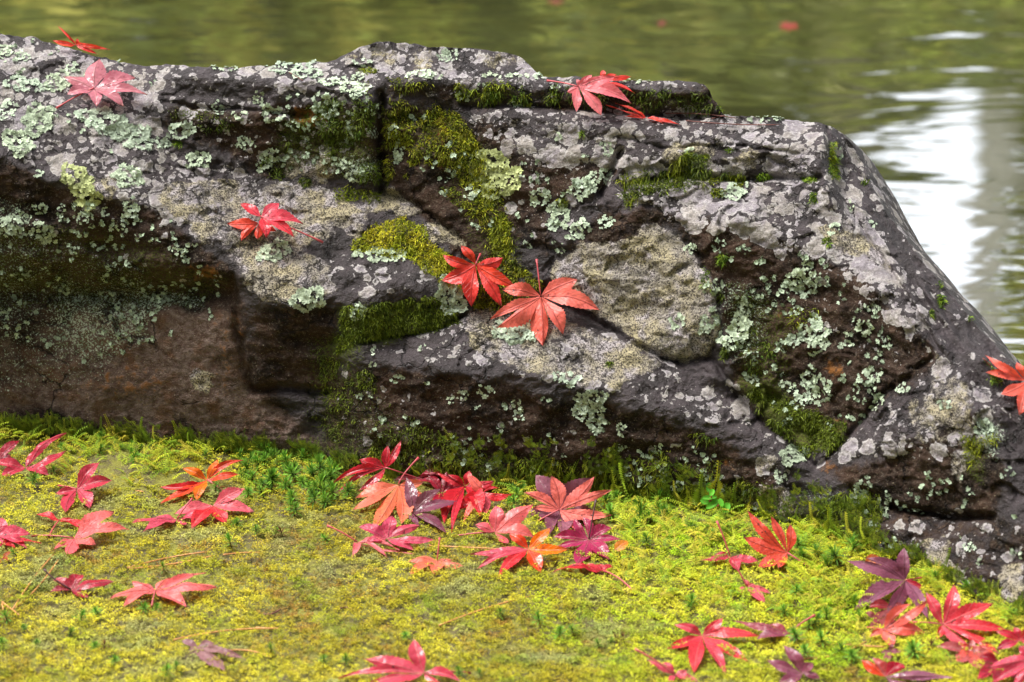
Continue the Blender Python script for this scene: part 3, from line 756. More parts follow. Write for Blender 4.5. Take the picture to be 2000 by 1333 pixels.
GREENS = [(0.26, 0.30, 0.06), (0.42, 0.46, 0.10), (0.16, 0.19, 0.05), (0.50, 0.45, 0.10)]
DEEP = [(0.08, 0.10, 0.03), (0.14, 0.15, 0.045), (0.21, 0.20, 0.06)]
def tree(x, y, h, ells, trunk_r, cols, label, bark=None, n=5200, lean=0.0, seed=1, size=0.2, cat='tree', name='tree', gate=-0.28, group='trees on the far shore of the pond'):
    zb = float(gz(x, y)) - 0.15
    root = bpy.data.objects.new(name, None); COL.objects.link(root); root.location = (x, y, zb)
    tag(root, label, cat, group)
    r = np.random.default_rng(seed)
    specs = []
    th = h * 0.86
    ps = [(lean * s_ * th + 0.05 * math.sin(s_ * 7 + seed), 0.05 * math.cos(s_ * 5 + seed), s_ * th) for s_ in np.linspace(0, 1, 9)]
    specs.append((ps, np.linspace(trunk_r, trunk_r * 0.25, 9)))
    for e in ells:
        s0 = max(0.25, min(0.8, (e[2] - 0.6) / th * 0.8)); b0 = np.array([lean * s0 * th, 0, s0 * th]); b1 = np.array(e[:3])
        mid = (b0 + b1) / 2 + [0, 0, 0.15]
        specs.append(([b0, mid, b1], [trunk_r * 0.35, trunk_r * 0.22, trunk_r * 0.06]))
    link('trunk', tubes_mesh('trunk', specs, 8, bark or M_BARK), root)
    link('crown', crown_mesh('crown', ells, n, size, cols, seed, gate), root)
    return root
def far_x(px, Y):   # where the mirrored line of sight through this column meets depth Y
    rr = ray(px, 200.0); return float(rr[0] / rr[1] * Y)
def ell_cloud(seed, n, rx, ry, z0, z1, er):
    r = np.random.default_rng(seed); out = []
    for k in range(n):
        a = r.random() * 6.28; q_ = math.sqrt(r.random()); z_ = z0 + (z1 - z0) * (k + 0.5) / n
        out.append((math.cos(a) * q_ * rx, math.sin(a) * q_ * ry, z_, er * (0.7 + 0.6 * r.random()), er * (0.7 + 0.5 * r.random()), er * (0.5 + 0.4 * r.random())))
    return out
Y1 = 14.6
for i, (x_, y_) in enumerate([(-5.9, 19.5), (-3.4, 19), (-1.0, 19.6), (0.6, 18.6), (-2.3, 18.2)]):
    tree(x_, y_, 10, ell_cloud(130 + i, 11, 1.3 if i != 3 else 0.6, 1.0, 2.5, 9.2, 1.35 if i != 3 else 0.8), 0.2, DEEP, 'dark tree in the back row, ' + ['far left', 'left of centre', 'behind the tall dark one', 'closest to the sky gap', 'between the left and centre ones'][i] + ', reflected in the pond', n=5500, seed=90 + i, size=.28, lean=0)
TREES = [
 (-4.6, 15.5, 9, 1.9, GREENS, 'broad mid green tree at the far left of the shore'), (-2.9, 14.9, 8, 1.5, GREENS, 'light green tree left of the tall dark one'),
 (-1.5, 14.8, 8.5, 1.25, GREENS + [(0.24, 0.20, 0.04)], 'yellowish green tree with an open crown'), (-0.35, 15.6, 9, 1.15, DEEP, 'tall dark green tree between two lighter ones'),
 (0.6, 14.8, 8.5, 1.0, GREENS, 'bushy light green tree right of the tall dark one')]
for i, (x_, y_, h_, er, cols, lab) in enumerate(TREES):
    tree(x_, y_, h_, ell_cloud(100 + i, 11, er * 0.75, er * 0.7, 2.2, h_ - 0.8, er * 0.62), 0.16, cols, lab + ', reflected in the pond', n=6500, seed=20 + i, lean=0.02 * (i % 3 - 1))
xt = far_x(1655, Y1)
tree(xt, Y1, 9.0, [(-0.55, 0.7, 4.2, .42, .5, .6), (-0.45, 0.7, 5.2, .40, .5, .6), (-0.5, 0.7, 6.3, .45, .5, .7), (-0.3, .7, 3.3, .45, .5, .5), (-0.35, 0.4, 7.6, .5, .5, .8)], 0.16, DEEP, 'slim tree with dark straight trunk just left of the sky gap, reflected in the pond', n=3800, seed=31)
xr = far_x(1962, Y1)
tree(xr, Y1, 9.0, [(0.50, .8, 3.3, .60, .5, .6), (0.45, .8, 4.2, .50, .5, .5), (0.55, .8, 5.0, .45, .5, .35), (0.9, .6, 6.6, .5, .5, .6), (0.6, 0.3, 8.4, .5, .5, .5), (-0.3, .8, 3.1, .5, .4, .42)], 0.13, GREENS, 'pale barked tree right of the sky gap, reflected in the pond', bark=M_BARKP, n=3200, seed=32)
xs_ = far_x(1820, 14.2)
tree(2.3, 18.6, 4.9, [(-0.9, 0, 3.2, .8, .6, .9), (0.0, 0, 3.5, .9, .6, .9), (0.9, 0, 3.3, .9, .6, .95), (0.3, 0, 4.2, .9, .5, .45), (-0.7, 0, 4.1, .6, .5, .45), (-0.1, .1, 4.05, 1.0, .5, .42), (-0.3, 0, 3.7, 1.0, .5, .5)], 0.09, DEEP + GREENS[:1], 'wide low tree in the back row under the sky gap, reflected in the pond', n=12000, seed=36, size=.2, gate=-.8)
tree(xs_, 14.2, 3.8, [(-0.1, 0, 2.2, .75, .5, .7), (0.1, 0, 2.75, .8, .5, .55), (0.35, .1, 3.0, .45, .4, .42), (-0.55, 0, 2.95, .4, .4, .5)], 0.07, DEEP + GREENS[:1], 'low rounded tree under the sky gap, reflected in the pond', n=9000, seed=33, size=0.15, gate=-.8)
tree(xs_ + 0.05, 17.4, 6.8, [(-0.1, 0, 5.5, .10, .2, .9), (0.22, 0, 5.9, .12, .2, .35), (0.0, 0, 4.4, .5, .5, .6)], 0.035, DEEP, 'thin sapling with sparse twigs standing in the sky gap, reflected in the pond', n=1500, seed=34, size=0.13, gate=-.9)
for i, (x_, y_, h_, er, cols, lab) in enumerate([(4.3, 15.2, 9, 1.6, GREENS, 'broad green tree at the right end of the shore'), (6.6, 16.2, 9, 1.9, DEEP, 'dark round tree beyond the right end of the shore'), (-7.2, 16.4, 9, 2.0, DEEP, 'dark broad tree beyond the left end of the shore')]):
    tree(x_, y_, h_, ell_cloud(140 + i, 10, er * 0.7, er * 0.7, 2.2, h_ - 0.8, er * 0.6), 0.17, cols, lab + ', reflected in the pond', n=4800, seed=50 + i)

for i, (x_, y_, h_, er) in enumerate([(-4.2, -2.6, 7.5, 2.3), (-1.2, -3.6, 8, 2.4), (2.0, -3.2, 7.5, 2.3), (4.8, -1.6, 7.5, 2.2), (-5.6, 0.8, 7, 2.0), (6.0, 1.8, 7, 2.0)]):  # unseen trees added behind and beside the camera, screening the rock fronts from skylight
    tree(x_, y_, h_, ell_cloud(170 + i, 9, er * 0.7, er * 0.7, 1.6, h_ - 0.8, er * 0.62), 0.2, DEEP, 'unseen tree added behind the viewer to block frontal skylight', n=3000, seed=70 + i, size=0.42, group='trees added behind the viewer to block skylight')

# ------------------------------------------------------------------ foliose lichen rosettes (parts of the boulder)
LICH = [(10, 105, 18, 14), (43, 110, 17, 8), (45, 166, 37, 14), (142, 132, 12, 10), (115, 160, 24, 22), (14, 215, 18, 17), (75, 235, 42, 30), (35, 280, 38, 24), (200, 235, 52, 24), (245, 258, 50, 22), (290, 280, 36, 12),
 (352, 255, 30, 14), (388, 311, 26, 14), (250, 345, 36, 20), (148, 348, 34, 26), (170, 385, 26, 30), (163, 425, 14, 14), (72, 340, 12, 6), (83, 406, 12, 9), (255, 408, 19, 15), (244, 438, 9, 12), (85, 455, 22, 20), (50, 425, 12, 12), (20, 440, 18, 22),
 (120, 410, 9, 9), (206, 415, 8, 10), (222, 446, 8, 8), (345, 490, 12, 8), (145, 490, 8, 8), (380, 476, 6, 5), (210, 467, 7, 7), (505, 190, 12, 9), (530, 222, 24, 13), (634, 205, 22, 22), (690, 172, 26, 12), (655, 160, 28, 8), (565, 131, 46, 12), (600, 146, 34, 7),
 (426, 213, 12, 11), (468, 226, 14, 8), (480, 280, 14, 14), (440, 134, 24, 5), (525, 306, 20, 14), (513, 323, 14, 10), (684, 268, 10, 12), (672, 318, 12, 10), (694, 345, 18, 10), (876, 110, 17, 15), (702, 178, 14, 12), (768, 256, 9, 12), (780, 300, 10, 20),
 (728, 258, 10, 12), (965, 312, 34, 20), (945, 340, 24, 20), (995, 352, 22, 34), (965, 372, 34, 14), (918, 378, 12, 12), (1008, 203, 14, 7), (905, 190, 14, 6), (942, 170, 8, 6), (1053, 385, 16, 19), (1158, 352, 16, 16), (1140, 368, 26, 15), (1184, 344, 16, 12),
 (1092, 418, 20, 22), (1030, 480, 8, 8), (1083, 440, 14, 12), (1132, 450, 17, 19), (1185, 435, 14, 11), (1096, 484, 10, 9), (1185, 292, 11, 12), (1092, 268, 8, 8), (745, 500, 42, 14), (600, 586, 34, 27), (535, 492, 30, 18), (700, 607, 16, 14), (880, 580, 36, 36),
 (1000, 650, 46, 21), (1108, 740, 23, 13), (1155, 778, 26, 18), (1140, 800, 20, 20), (1165, 815, 16, 26), (1010, 792, 12, 12), (1012, 812, 9, 8), (948, 764, 15, 12), (905, 772, 10, 10), (885, 782, 9, 7), (827, 680, 8, 5), (726, 686, 8, 7), (727, 712, 6, 4),
 (1213, 840, 8, 12), (1350, 487, 10, 12), (1395, 560, 17, 14), (1385, 630, 18, 22), (1445, 640, 28, 24), (1430, 665, 32, 14), (1450, 600, 10, 22), (1325, 628, 12, 17), (1562, 545, 24, 22), (1575, 565, 22, 14), (1598, 546, 8, 10), (1578, 520, 12, 10), (1594, 632, 13, 17),
 (1556, 606, 9, 10), (1588, 650, 24, 22), (1598, 675, 18, 16), (1550, 665, 15, 13), (1690, 638, 17, 12), (1724, 661, 6, 6), (1704, 600, 12, 9), (1645, 590, 6, 6), (1650, 655, 6, 6), (1583, 738, 18, 18), (1605, 762, 22, 22), (1570, 778, 18, 12), (1536, 755, 12, 10), (1470, 742, 12, 12),
 (1700, 735, 21, 17), (1712, 785, 15, 15), (1672, 760, 7, 8), (1765, 762, 14, 9), (1640, 675, 8, 8), (1660, 670, 10, 7), (1562, 800, 6, 5), (1630, 447, 13, 10), (1437, 374, 26, 14), (1350, 298, 14, 7), (1345, 326, 10, 9), (1845, 790, 14, 8), (1920, 835, 13, 18), (1700, 440, 10, 6),
 (1550, 890, 32, 20), (1525, 931, 14, 9), (1296, 922, 9, 14), (1213, 872, 8, 7), (1325, 950, 11, 9), (1284, 875, 8, 10), (1685, 955, 18, 18), (1680, 972, 18, 14), (1726, 984, 11, 12), (1892, 1069, 11, 8), (1712, 1030, 6, 6), (1913, 1098, 6, 6), (1500, 232, 34, 5), (1430, 224, 12, 6),
 (960, 150, 22, 4), (1010, 151, 24, 4), (1060, 151, 22, 4), (1240, 158, 20, 4), (820, 146, 26, 6), (850, 152, 14, 4), (700, 150, 14, 6), (705, 122, 18, 4), (1085, 170, 10, 5), (1640, 300, 6, 10), (1968, 925, 9, 10), (1660, 405, 8, 10)]
lob_v = []
def lichen(cx, cy, rx, ry, seed, seg=6):
    r = np.random.default_rng(seed)
    n = int(max(5, rx * ry * 3.14 / 22))
    a = r.random(n) * 6.283; q_ = np.sqrt(r.random(n)); k = max(1, int(n * 0.4)); q_[:k] = 0.78 + 0.25 * r.random(k)
    shp = (1 + 0.26 * np.sin(a * 2 + seed) + 0.20 * np.sin(a * 5 + seed * 1.7)) * (0.78 if rx * ry > 600 else 0.92)
    lx, ly = cx + np.cos(a) * q_ * rx * shp, cy + np.sin(a) * q_ * ry * shp
    ok = ly > rock_top(lx) + 1
    a, q_, lx, ly = a[ok], q_[ok], lx[ok], ly[ok]; n = len(a)
    if n == 0: return None
    P, nn = surf_frame(lx, ly, 3.0)
    ang = a + r.normal(size=n) * 0.45
    # tangent axes: u along +px, v up the picture on the surface
    Ux = surf_point(lx + 3, ly) - P; Uy = surf_point(lx, ly - 3) - P
    Ux = Ux - nn * (Ux * nn).sum(1)[:, None]; Ux /= np.linalg.norm(Ux, axis=1)[:, None] + 1e-9
    Uy = np.cross(nn, Ux)
    D = Ux * np.cos(ang)[:, None] - Uy * np.sin(ang)[:, None]
    E = np.cross(nn, D)
    sz = (0.0011 + 0.0015 * r.random(n)) * min(1.1, 0.55 + max(rx, ry) / 50)
    base_h = 0.0003 + 0.0006 * (1 - q_) + 0.0005 * r.random(n)
    verts = []; wn_ = 7
    rings = [(0.35, 0.0), (1.0, 0.45)]
    V = [P + nn * base_h[:, None] - D * (sz * 0.5)[:, None]]
    fan = np.linspace(-1.75, 1.75, wn_)
    curl = r.random(n) * 0.8 - 0.1
    for rr_, hh in rings:
        for j, f_ in enumerate(fan):
            rad = rr_ * (1.0 + (0.22 * ((j % 2) * 2 - 1) + 0.25 * (r.random(n) - .5) if rr_ == 1.0 else 0))
            h_ = base_h + sz * (hh * 0.55 * (0.5 + curl) + (0.50 * (r.random(n) - .4) if rr_ == 1.0 else 0.15))
            V.append(P + nn * h_[:, None] + D * (sz * rad * np.cos(f_) * 1.1)[:, None] + E * (sz * rad * np.sin(f_) * 0.95)[:, None])
    V = np.stack(V, 1)
    F = []
    for j in range(wn_ - 1): F.append((0, 1 + j, 2 + j, 2 + j))
    T3 = np.array([(0, 1 + j, 2 + j) for j in range(wn_ - 1)] + [(1 + j, 1 + wn_ + j, 2 + wn_ + j) for j in range(wn_ - 1)] + [(1 + j, 2 + wn_ + j, 2 + j) for j in range(wn_ - 1)])
    nv = V.shape[1]
    FF = (T3[None] + (np.arange(n) * nv)[:, None, None]).reshape(-1, 3)
    warm = 1.0 if (cx, cy) in [(148, 348), (170, 385), (965, 312), (945, 340), (995, 352), (965, 372)] else 0.25 * r.random()
    c0 = np.array([0.44, 0.53, 0.40]) * (1 - warm) + np.array([0.38, 0.42, 0.18]) * warm
    cc = c0[None] * (0.62 + 0.6 * r.random((n, 1))) * (0.85 + 0.3 * r.random())
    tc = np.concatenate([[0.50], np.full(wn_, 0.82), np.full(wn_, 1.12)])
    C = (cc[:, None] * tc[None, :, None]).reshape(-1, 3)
    me = np_mesh('foliose_lichen', V.reshape(-1, 3), FF, np.full(len(FF), 3), cols={'tint': C}, mat=M_LICH)
    return link('foliose_lichen', me, rk)
for i, (cx, cy, rx, ry) in enumerate(LICH): lichen(cx, cy, rx, ry, 300 + i)

def scatter(poly, dens, r, gate=None, gs=30.0, gseed=5):
    xs = [p_[0] for p_ in poly]; ys = [p_[1] for p_ in poly]
    ar = (max(xs) - min(xs)) * (max(ys) - min(ys)); n = int(ar * dens)
    x = min(xs) + r.random(n) * (max(xs) - min(xs)); y = min(ys) + r.random(n) * (max(ys) - min(ys))
    k = inpoly(poly, x + 7 * noise2(x / 12, y / 12, gseed + 1), y + 7 * noise2(x / 12, y / 12, gseed + 2))
    if gate is not None: k &= fbm2(x / gs, y / gs, gseed, 3) > gate
    return x[k], y[k]

# small lichen crumbs
CR = [([(-300, 380), (300, 400), (450, 540), (440, 620), (200, 700), (-300, 760)], .0045), ([(1380, 440), (1600, 500), (1830, 700), (1640, 860), (1560, 890), (1440, 740)], .0045), ([(700, 720), (1150, 790), (1540, 930), (1480, 990), (700, 880)], .003),
      ([(520, 190), (740, 190), (740, 350), (500, 330)], .006), ([(950, 300), (1200, 300), (1100, 500), (1000, 480)], .004), ([(0, 60), (300, 130), (330, 300), (0, 300)], .0016), ([(1650, 950), (2000, 900), (2000, 1180), (1700, 1080)], .003), ([(755, 200), (930, 250), (1000, 470), (900, 460), (760, 360)], .004)]
xs_l, ys_l = [], []
for poly, d_ in CR:
    a_, b_ = scatter(poly, d_ * 0.55, rng, 0.0, 45, 91); xs_l.append(a_); ys_l.append(b_)
cxs, cys = np.concatenate(xs_l), np.concatenate(ys_l)
ok = cys > rock_top(cxs) + 2; cxs, cys = cxs[ok], cys[ok]
P, nn = surf_frame(cxs, cys, 3.0)
n0 = len(P)
rep = 4
P = np.repeat(P, rep, 0) + rng.normal(size=(n0 * rep, 3)) * 0.0010; nn = np.repeat(nn, rep, 0)
P += nn * 0.0008
tv = np.array([[0, 0, 0]] + [[math.cos(a) * (1 + .3 * (j % 2)), math.sin(a) * (1 + .3 * (j % 2)), 0.35 + .2 * (j % 3)] for j, a in enumerate(np.linspace(0, 5.3, 8))])
tf = np.array([[0, 1 + j, 2 + j] for j in range(7)])
Mx = frames(nn + rng.normal(size=nn.shape) * 0.35, rng.random(len(P)) * 6.28) * (0.0007 + 0.0010 * rng.random(len(P)))[:, None, None]
V, F, C = stamp(tv, tf, Mx, P, np.array([0.34, 0.42, 0.29])[None] * (0.6 + 0.6 * rng.random((len(P), 1))))
tag(link('lichen_crumbs', np_mesh('lichen_crumbs', V, F, np.full(len(F), 3), cols={'tint': C}, mat=M_LICH), rk), kind='stuff')

# ------------------------------------------------------------------ hair moss on the boulder
YG = [(0.42, 0.42, 0.015), (0.28, 0.33, 0.015), (0.52, 0.46, 0.03)]
OL = [(0.12, 0.16, 0.008), (0.19, 0.24, 0.010), (0.27, 0.29, 0.014), (0.07, 0.10, 0.008)]
DK = [(0.05, 0.08, 0.008), (0.09, 0.13, 0.010), (0.14, 0.18, 0.014)]
BR = [(0.07, 0.14, 0.01), (0.13, 0.22, 0.012), (0.20, 0.28, 0.02)]
HM = [  # polygon, density per px2, gate, colours, blade length
 ([(748, 195), (850, 205), (900, 225), (950, 300), (945, 350), (990, 430), (1010, 490), (960, 500), (930, 430), (880, 400), (850, 370), (830, 300), (800, 360), (752, 350)], .32, -0.12, OL + YG[:1] + [(0.20, 0.11, 0.04)], .0036),
 ([(880, 240), (950, 290), (950, 330), (1000, 430), (1000, 500), (1060, 560), (1000, 610), (930, 600), (890, 530), (960, 500), (930, 400)], .36, -0.5, OL + YG[:1] + [(0.12, 0.07, 0.03)], .0038),
 ([(680, 482), (715, 448), (780, 424), (830, 438), (836, 470), (880, 505), (930, 530), (900, 560), (850, 545), (800, 505), (700, 498)], .50, -0.7, YG + OL[2:3], .0038),
 ([(668, 602), (760, 592), (850, 580), (905, 632), (860, 645), (700, 668), (655, 690)], .42, -0.6, DK + OL[:2], .0036),
 ([(650, 372), (690, 360), (745, 376), (735, 398), (690, 395), (665, 402)], .22, -0.3, OL, .004),
 ([(545, 230), (640, 190), (735, 195), (742, 360), (680, 350), (650, 310), (600, 290), (580, 340), (535, 345), (505, 325), (550, 270)], .20, 0.04, DK + BR[:1], .004),
 ([(680, 165), (760, 152), (850, 160), (750, 195), (690, 180)], .14, -0.1, OL + YG[:1], .004),
 ([(890, 160), (1090, 166), (1105, 204), (940, 205), (890, 190)], .22, -0.15, OL + BR[:2], .0045), ([(1100, 170), (1390, 178), (1392, 226), (1110, 208)], .12, 0.0, DK, .004),
 ([(1205, 350), (1300, 330), (1330, 300), (1380, 296), (1400, 330), (1450, 345), (1390, 360), (1220, 388)], .30, -0.25, OL + DK, .006),
 ([(620, 680), (720, 700), (760, 790), (860, 850), (940, 880), (960, 950), (700, 930), (610, 800)], .24, -0.04, DK + OL[:2] + [(0.10, 0.06, 0.03)], .0028),
 ([(1450, 750), (1560, 790), (1660, 830), (1640, 872), (1585, 890), (1500, 830)], .34, -0.3, DK + OL[:2], .0036), ([(1400, 530), (1480, 590), (1540, 760), (1470, 745), (1410, 620)], .10, 0.1, DK + BR[:2], .004),
 ([(1370, 520), (1430, 540), (1420, 570), (1370, 560)], .16, 0, BR, .004), ([(1540, 600), (1600, 600), (1590, 640), (1540, 640)], .12, 0.1, OL, .004),
 ([(1870, 850), (1945, 850), (1930, 940), (1880, 925)], .18, -0.05, OL, .005), ([(1600, 975), (1700, 950), (1730, 1010), (1680, 1070), (1580, 1040)], .16, -0.2, BR + OL, .006),
 ([(1340, 845), (1400, 850), (1410, 930), (1500, 950), (1510, 1000), (1230, 990), (1240, 900)], .14, 0.0, OL + BR[:2], .005), ([(330, 215), (420, 222), (470, 240), (400, 262), (330, 240)], .12, 0.05, DK, .003),
 ([(720, 870), (1000, 890), (1240, 930), (1240, 985), (720, 960)], .15, -0.1, OL + BR[:1], .005), ([(-300, 830), (0, 800), (120, 830), (380, 860), (640, 890), (640, 915), (-300, 880)], .14, -0.05, OL + YG[:1], .005),
 ([(1618, 280), (1632, 280), (1636, 350), (1622, 350)], .5, -1, BR + YG[:1], .004), ([(1920, 700), (1945, 720), (1975, 790), (1950, 770)], .12, 0, BR, .003)]
CUSH = [(348, 281, 9, 6, BR), (596, 354, 12, 7, DK), (1414, 208, 14, 11, BR), (1590, 388, 8, 10, BR), (1583, 352, 16, 7, BR), (1492, 345, 16, 7, BR), (1426, 296, 8, 3, BR), (1690, 358, 5, 4, BR), (1442, 352, 16, 14, OL), (1403, 378, 14, 9, OL), (1346, 308, 16, 12, OL), (1137, 261, 6, 4, BR),
        (1836, 548, 5, 12, BR), (1838, 590, 6, 14, BR), (1895, 620, 4, 8, BR), (1818, 612, 4, 6, BR), (1615, 472, 8, 8, BR), (1940, 735, 8, 14, BR), (1190, 712, 8, 5, DK), (1410, 505, 8, 12, BR), (1415, 690, 8, 14, DK), (1230, 396, 8, 8, OL), (720, 140, 20, 6, OL), (860, 505, 20, 14, YG), (1100, 395, 10, 8, OL)]
hx_, hy_, hc_, hl_ = [], [], [], []
for i, (poly, d_, gt, cols, L_) in enumerate(HM):
    a_, b_ = scatter(poly, d_, rng, gt, 34, 200 + i)
    cc = np.array(cols)[(rng.random(len(a_)) * len(cols)).astype(int)]
    # colour drifts in clumps
    k_ = np.clip(((fbm2(a_ / 26, b_ / 26, 240 + i, 2) + 1) / 2 * len(cols)).astype(int), 0, len(cols) - 1)
    cc = 0.55 * np.array(cols)[k_] + 0.45 * cc
    hx_.append(a_); hy_.append(b_); hc_.append(cc); hl_.append(np.full(len(a_), L_))
for cx, cy, rx, ry, cols in CUSH:
    n = int(rx * ry * 1.8); a = rng.random(n) * 6.28; q_ = np.sqrt(rng.random(n))
    hx_.append(cx + np.cos(a) * q_ * rx); hy_.append(cy + np.sin(a) * q_ * ry)
    hc_.append(np.array(cols)[(rng.random(n) * len(cols)).astype(int)]); hl_.append(0.003 + 0.003 * (1 - q_))
hx_, hy_, hc_, hl_ = map(np.concatenate, (hx_, hy_, hc_, hl_))
ok = (hy_ > rock_top(hx_) + 1); hx_, hy_, hc_, hl_ = hx_[ok], hy_[ok], hc_[ok], hl_[ok]
P, nn = surf_frame(hx_, hy_, 4.0)
n = len(P); 
dirv = nn * 0.75 + np.array([0, 0, -0.25]) * (1 - nn[:, 2:3]) + rng.normal(size=(n, 3)) * 0.62
dirv /= np.linalg.norm(dirv, axis=1, keepdims=True)
side = np.cross(dirv, rng.normal(size=(n, 3))); side /= np.linalg.norm(side, axis=1, keepdims=True)
L_ = hl_ * (0.6 + 0.8 * rng.random(n)); wd = 0.00017 + 0.00016 * rng.random(n)
b0 = P - nn * 0.0005; mid = b0 + dirv * (L_ * 0.55)[:, None]
tip = mid + (dirv + np.array([0, 0, -0.7]) + rng.normal(size=(n, 3)) * 0.3) * (L_ * 0.42)[:, None]
V = np.stack([b0 - side * wd[:, None], b0 + side * wd[:, None], mid - side * wd[:, None] * 1.3, mid + side * wd[:, None] * 1.3, tip], 1)
tf = np.array([[0, 1, 3], [0, 3, 2], [2, 3, 4]])
F = (tf[None] + (np.arange(n) * 5)[:, None, None]).reshape(-1, 3)
hc_ = hc_ * (0.5 + 0.9 * rng.random((n, 1))) * np.clip(1 + 0.7 * fbm2(hx_ / 10, hy_ / 10, 271, 2), 0.4, 1.6)[:, None]
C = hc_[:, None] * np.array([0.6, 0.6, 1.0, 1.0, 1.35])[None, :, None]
print('hair moss blades', n)
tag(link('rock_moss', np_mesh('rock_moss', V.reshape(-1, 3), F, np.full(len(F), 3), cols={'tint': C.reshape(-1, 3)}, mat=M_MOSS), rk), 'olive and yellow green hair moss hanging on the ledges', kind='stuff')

from mathutils import Matrix
# ------------------------------------------------------------------ maple leaves
SAL = (.82, .165, .125); PNK = (.66, .095, .125); RED = (.62, .020, .028); CRI = (.42, .012, .034); MAG = (.38, .022, .095); ORG = (.85, .17, .006); VER = (.74, .055, .012)
PUR = (.22, .060, .105); BRN = (.13, .042, .038); PAL = (.50, .17, .20); DRK = (.20, .010, .022); ROS = (.60, .065, .105)
FOOT = np.zeros((400, 800), bool)      # where leaves lie, so that tall moss does not pierce them
def foot_mark(px, py):
    a = ((px + 400) / 3.5).astype(int); b = (py / 3.5).astype(int); k_ = (a >= 0) & (a < 800) & (b >= 0) & (b < 400); FOOT[b[k_], a[k_]] = True
def foot_hit(px, py, up=(0, 8, 16)):
    h = np.zeros(np.shape(px), bool)
    for u in up:
        a = np.clip(((px + 400) / 3.5).astype(int), 0, 799); b = np.clip(((py - u) / 3.5).astype(int), 0, 399); h |= FOOT[b, a]
    return h
def quad_bez(a, b, c, n):
    s = np.linspace(0, 1, n)[:, None]
    return a * (1 - s) ** 2 + 2 * b * s * (1 - s) + c * s * s
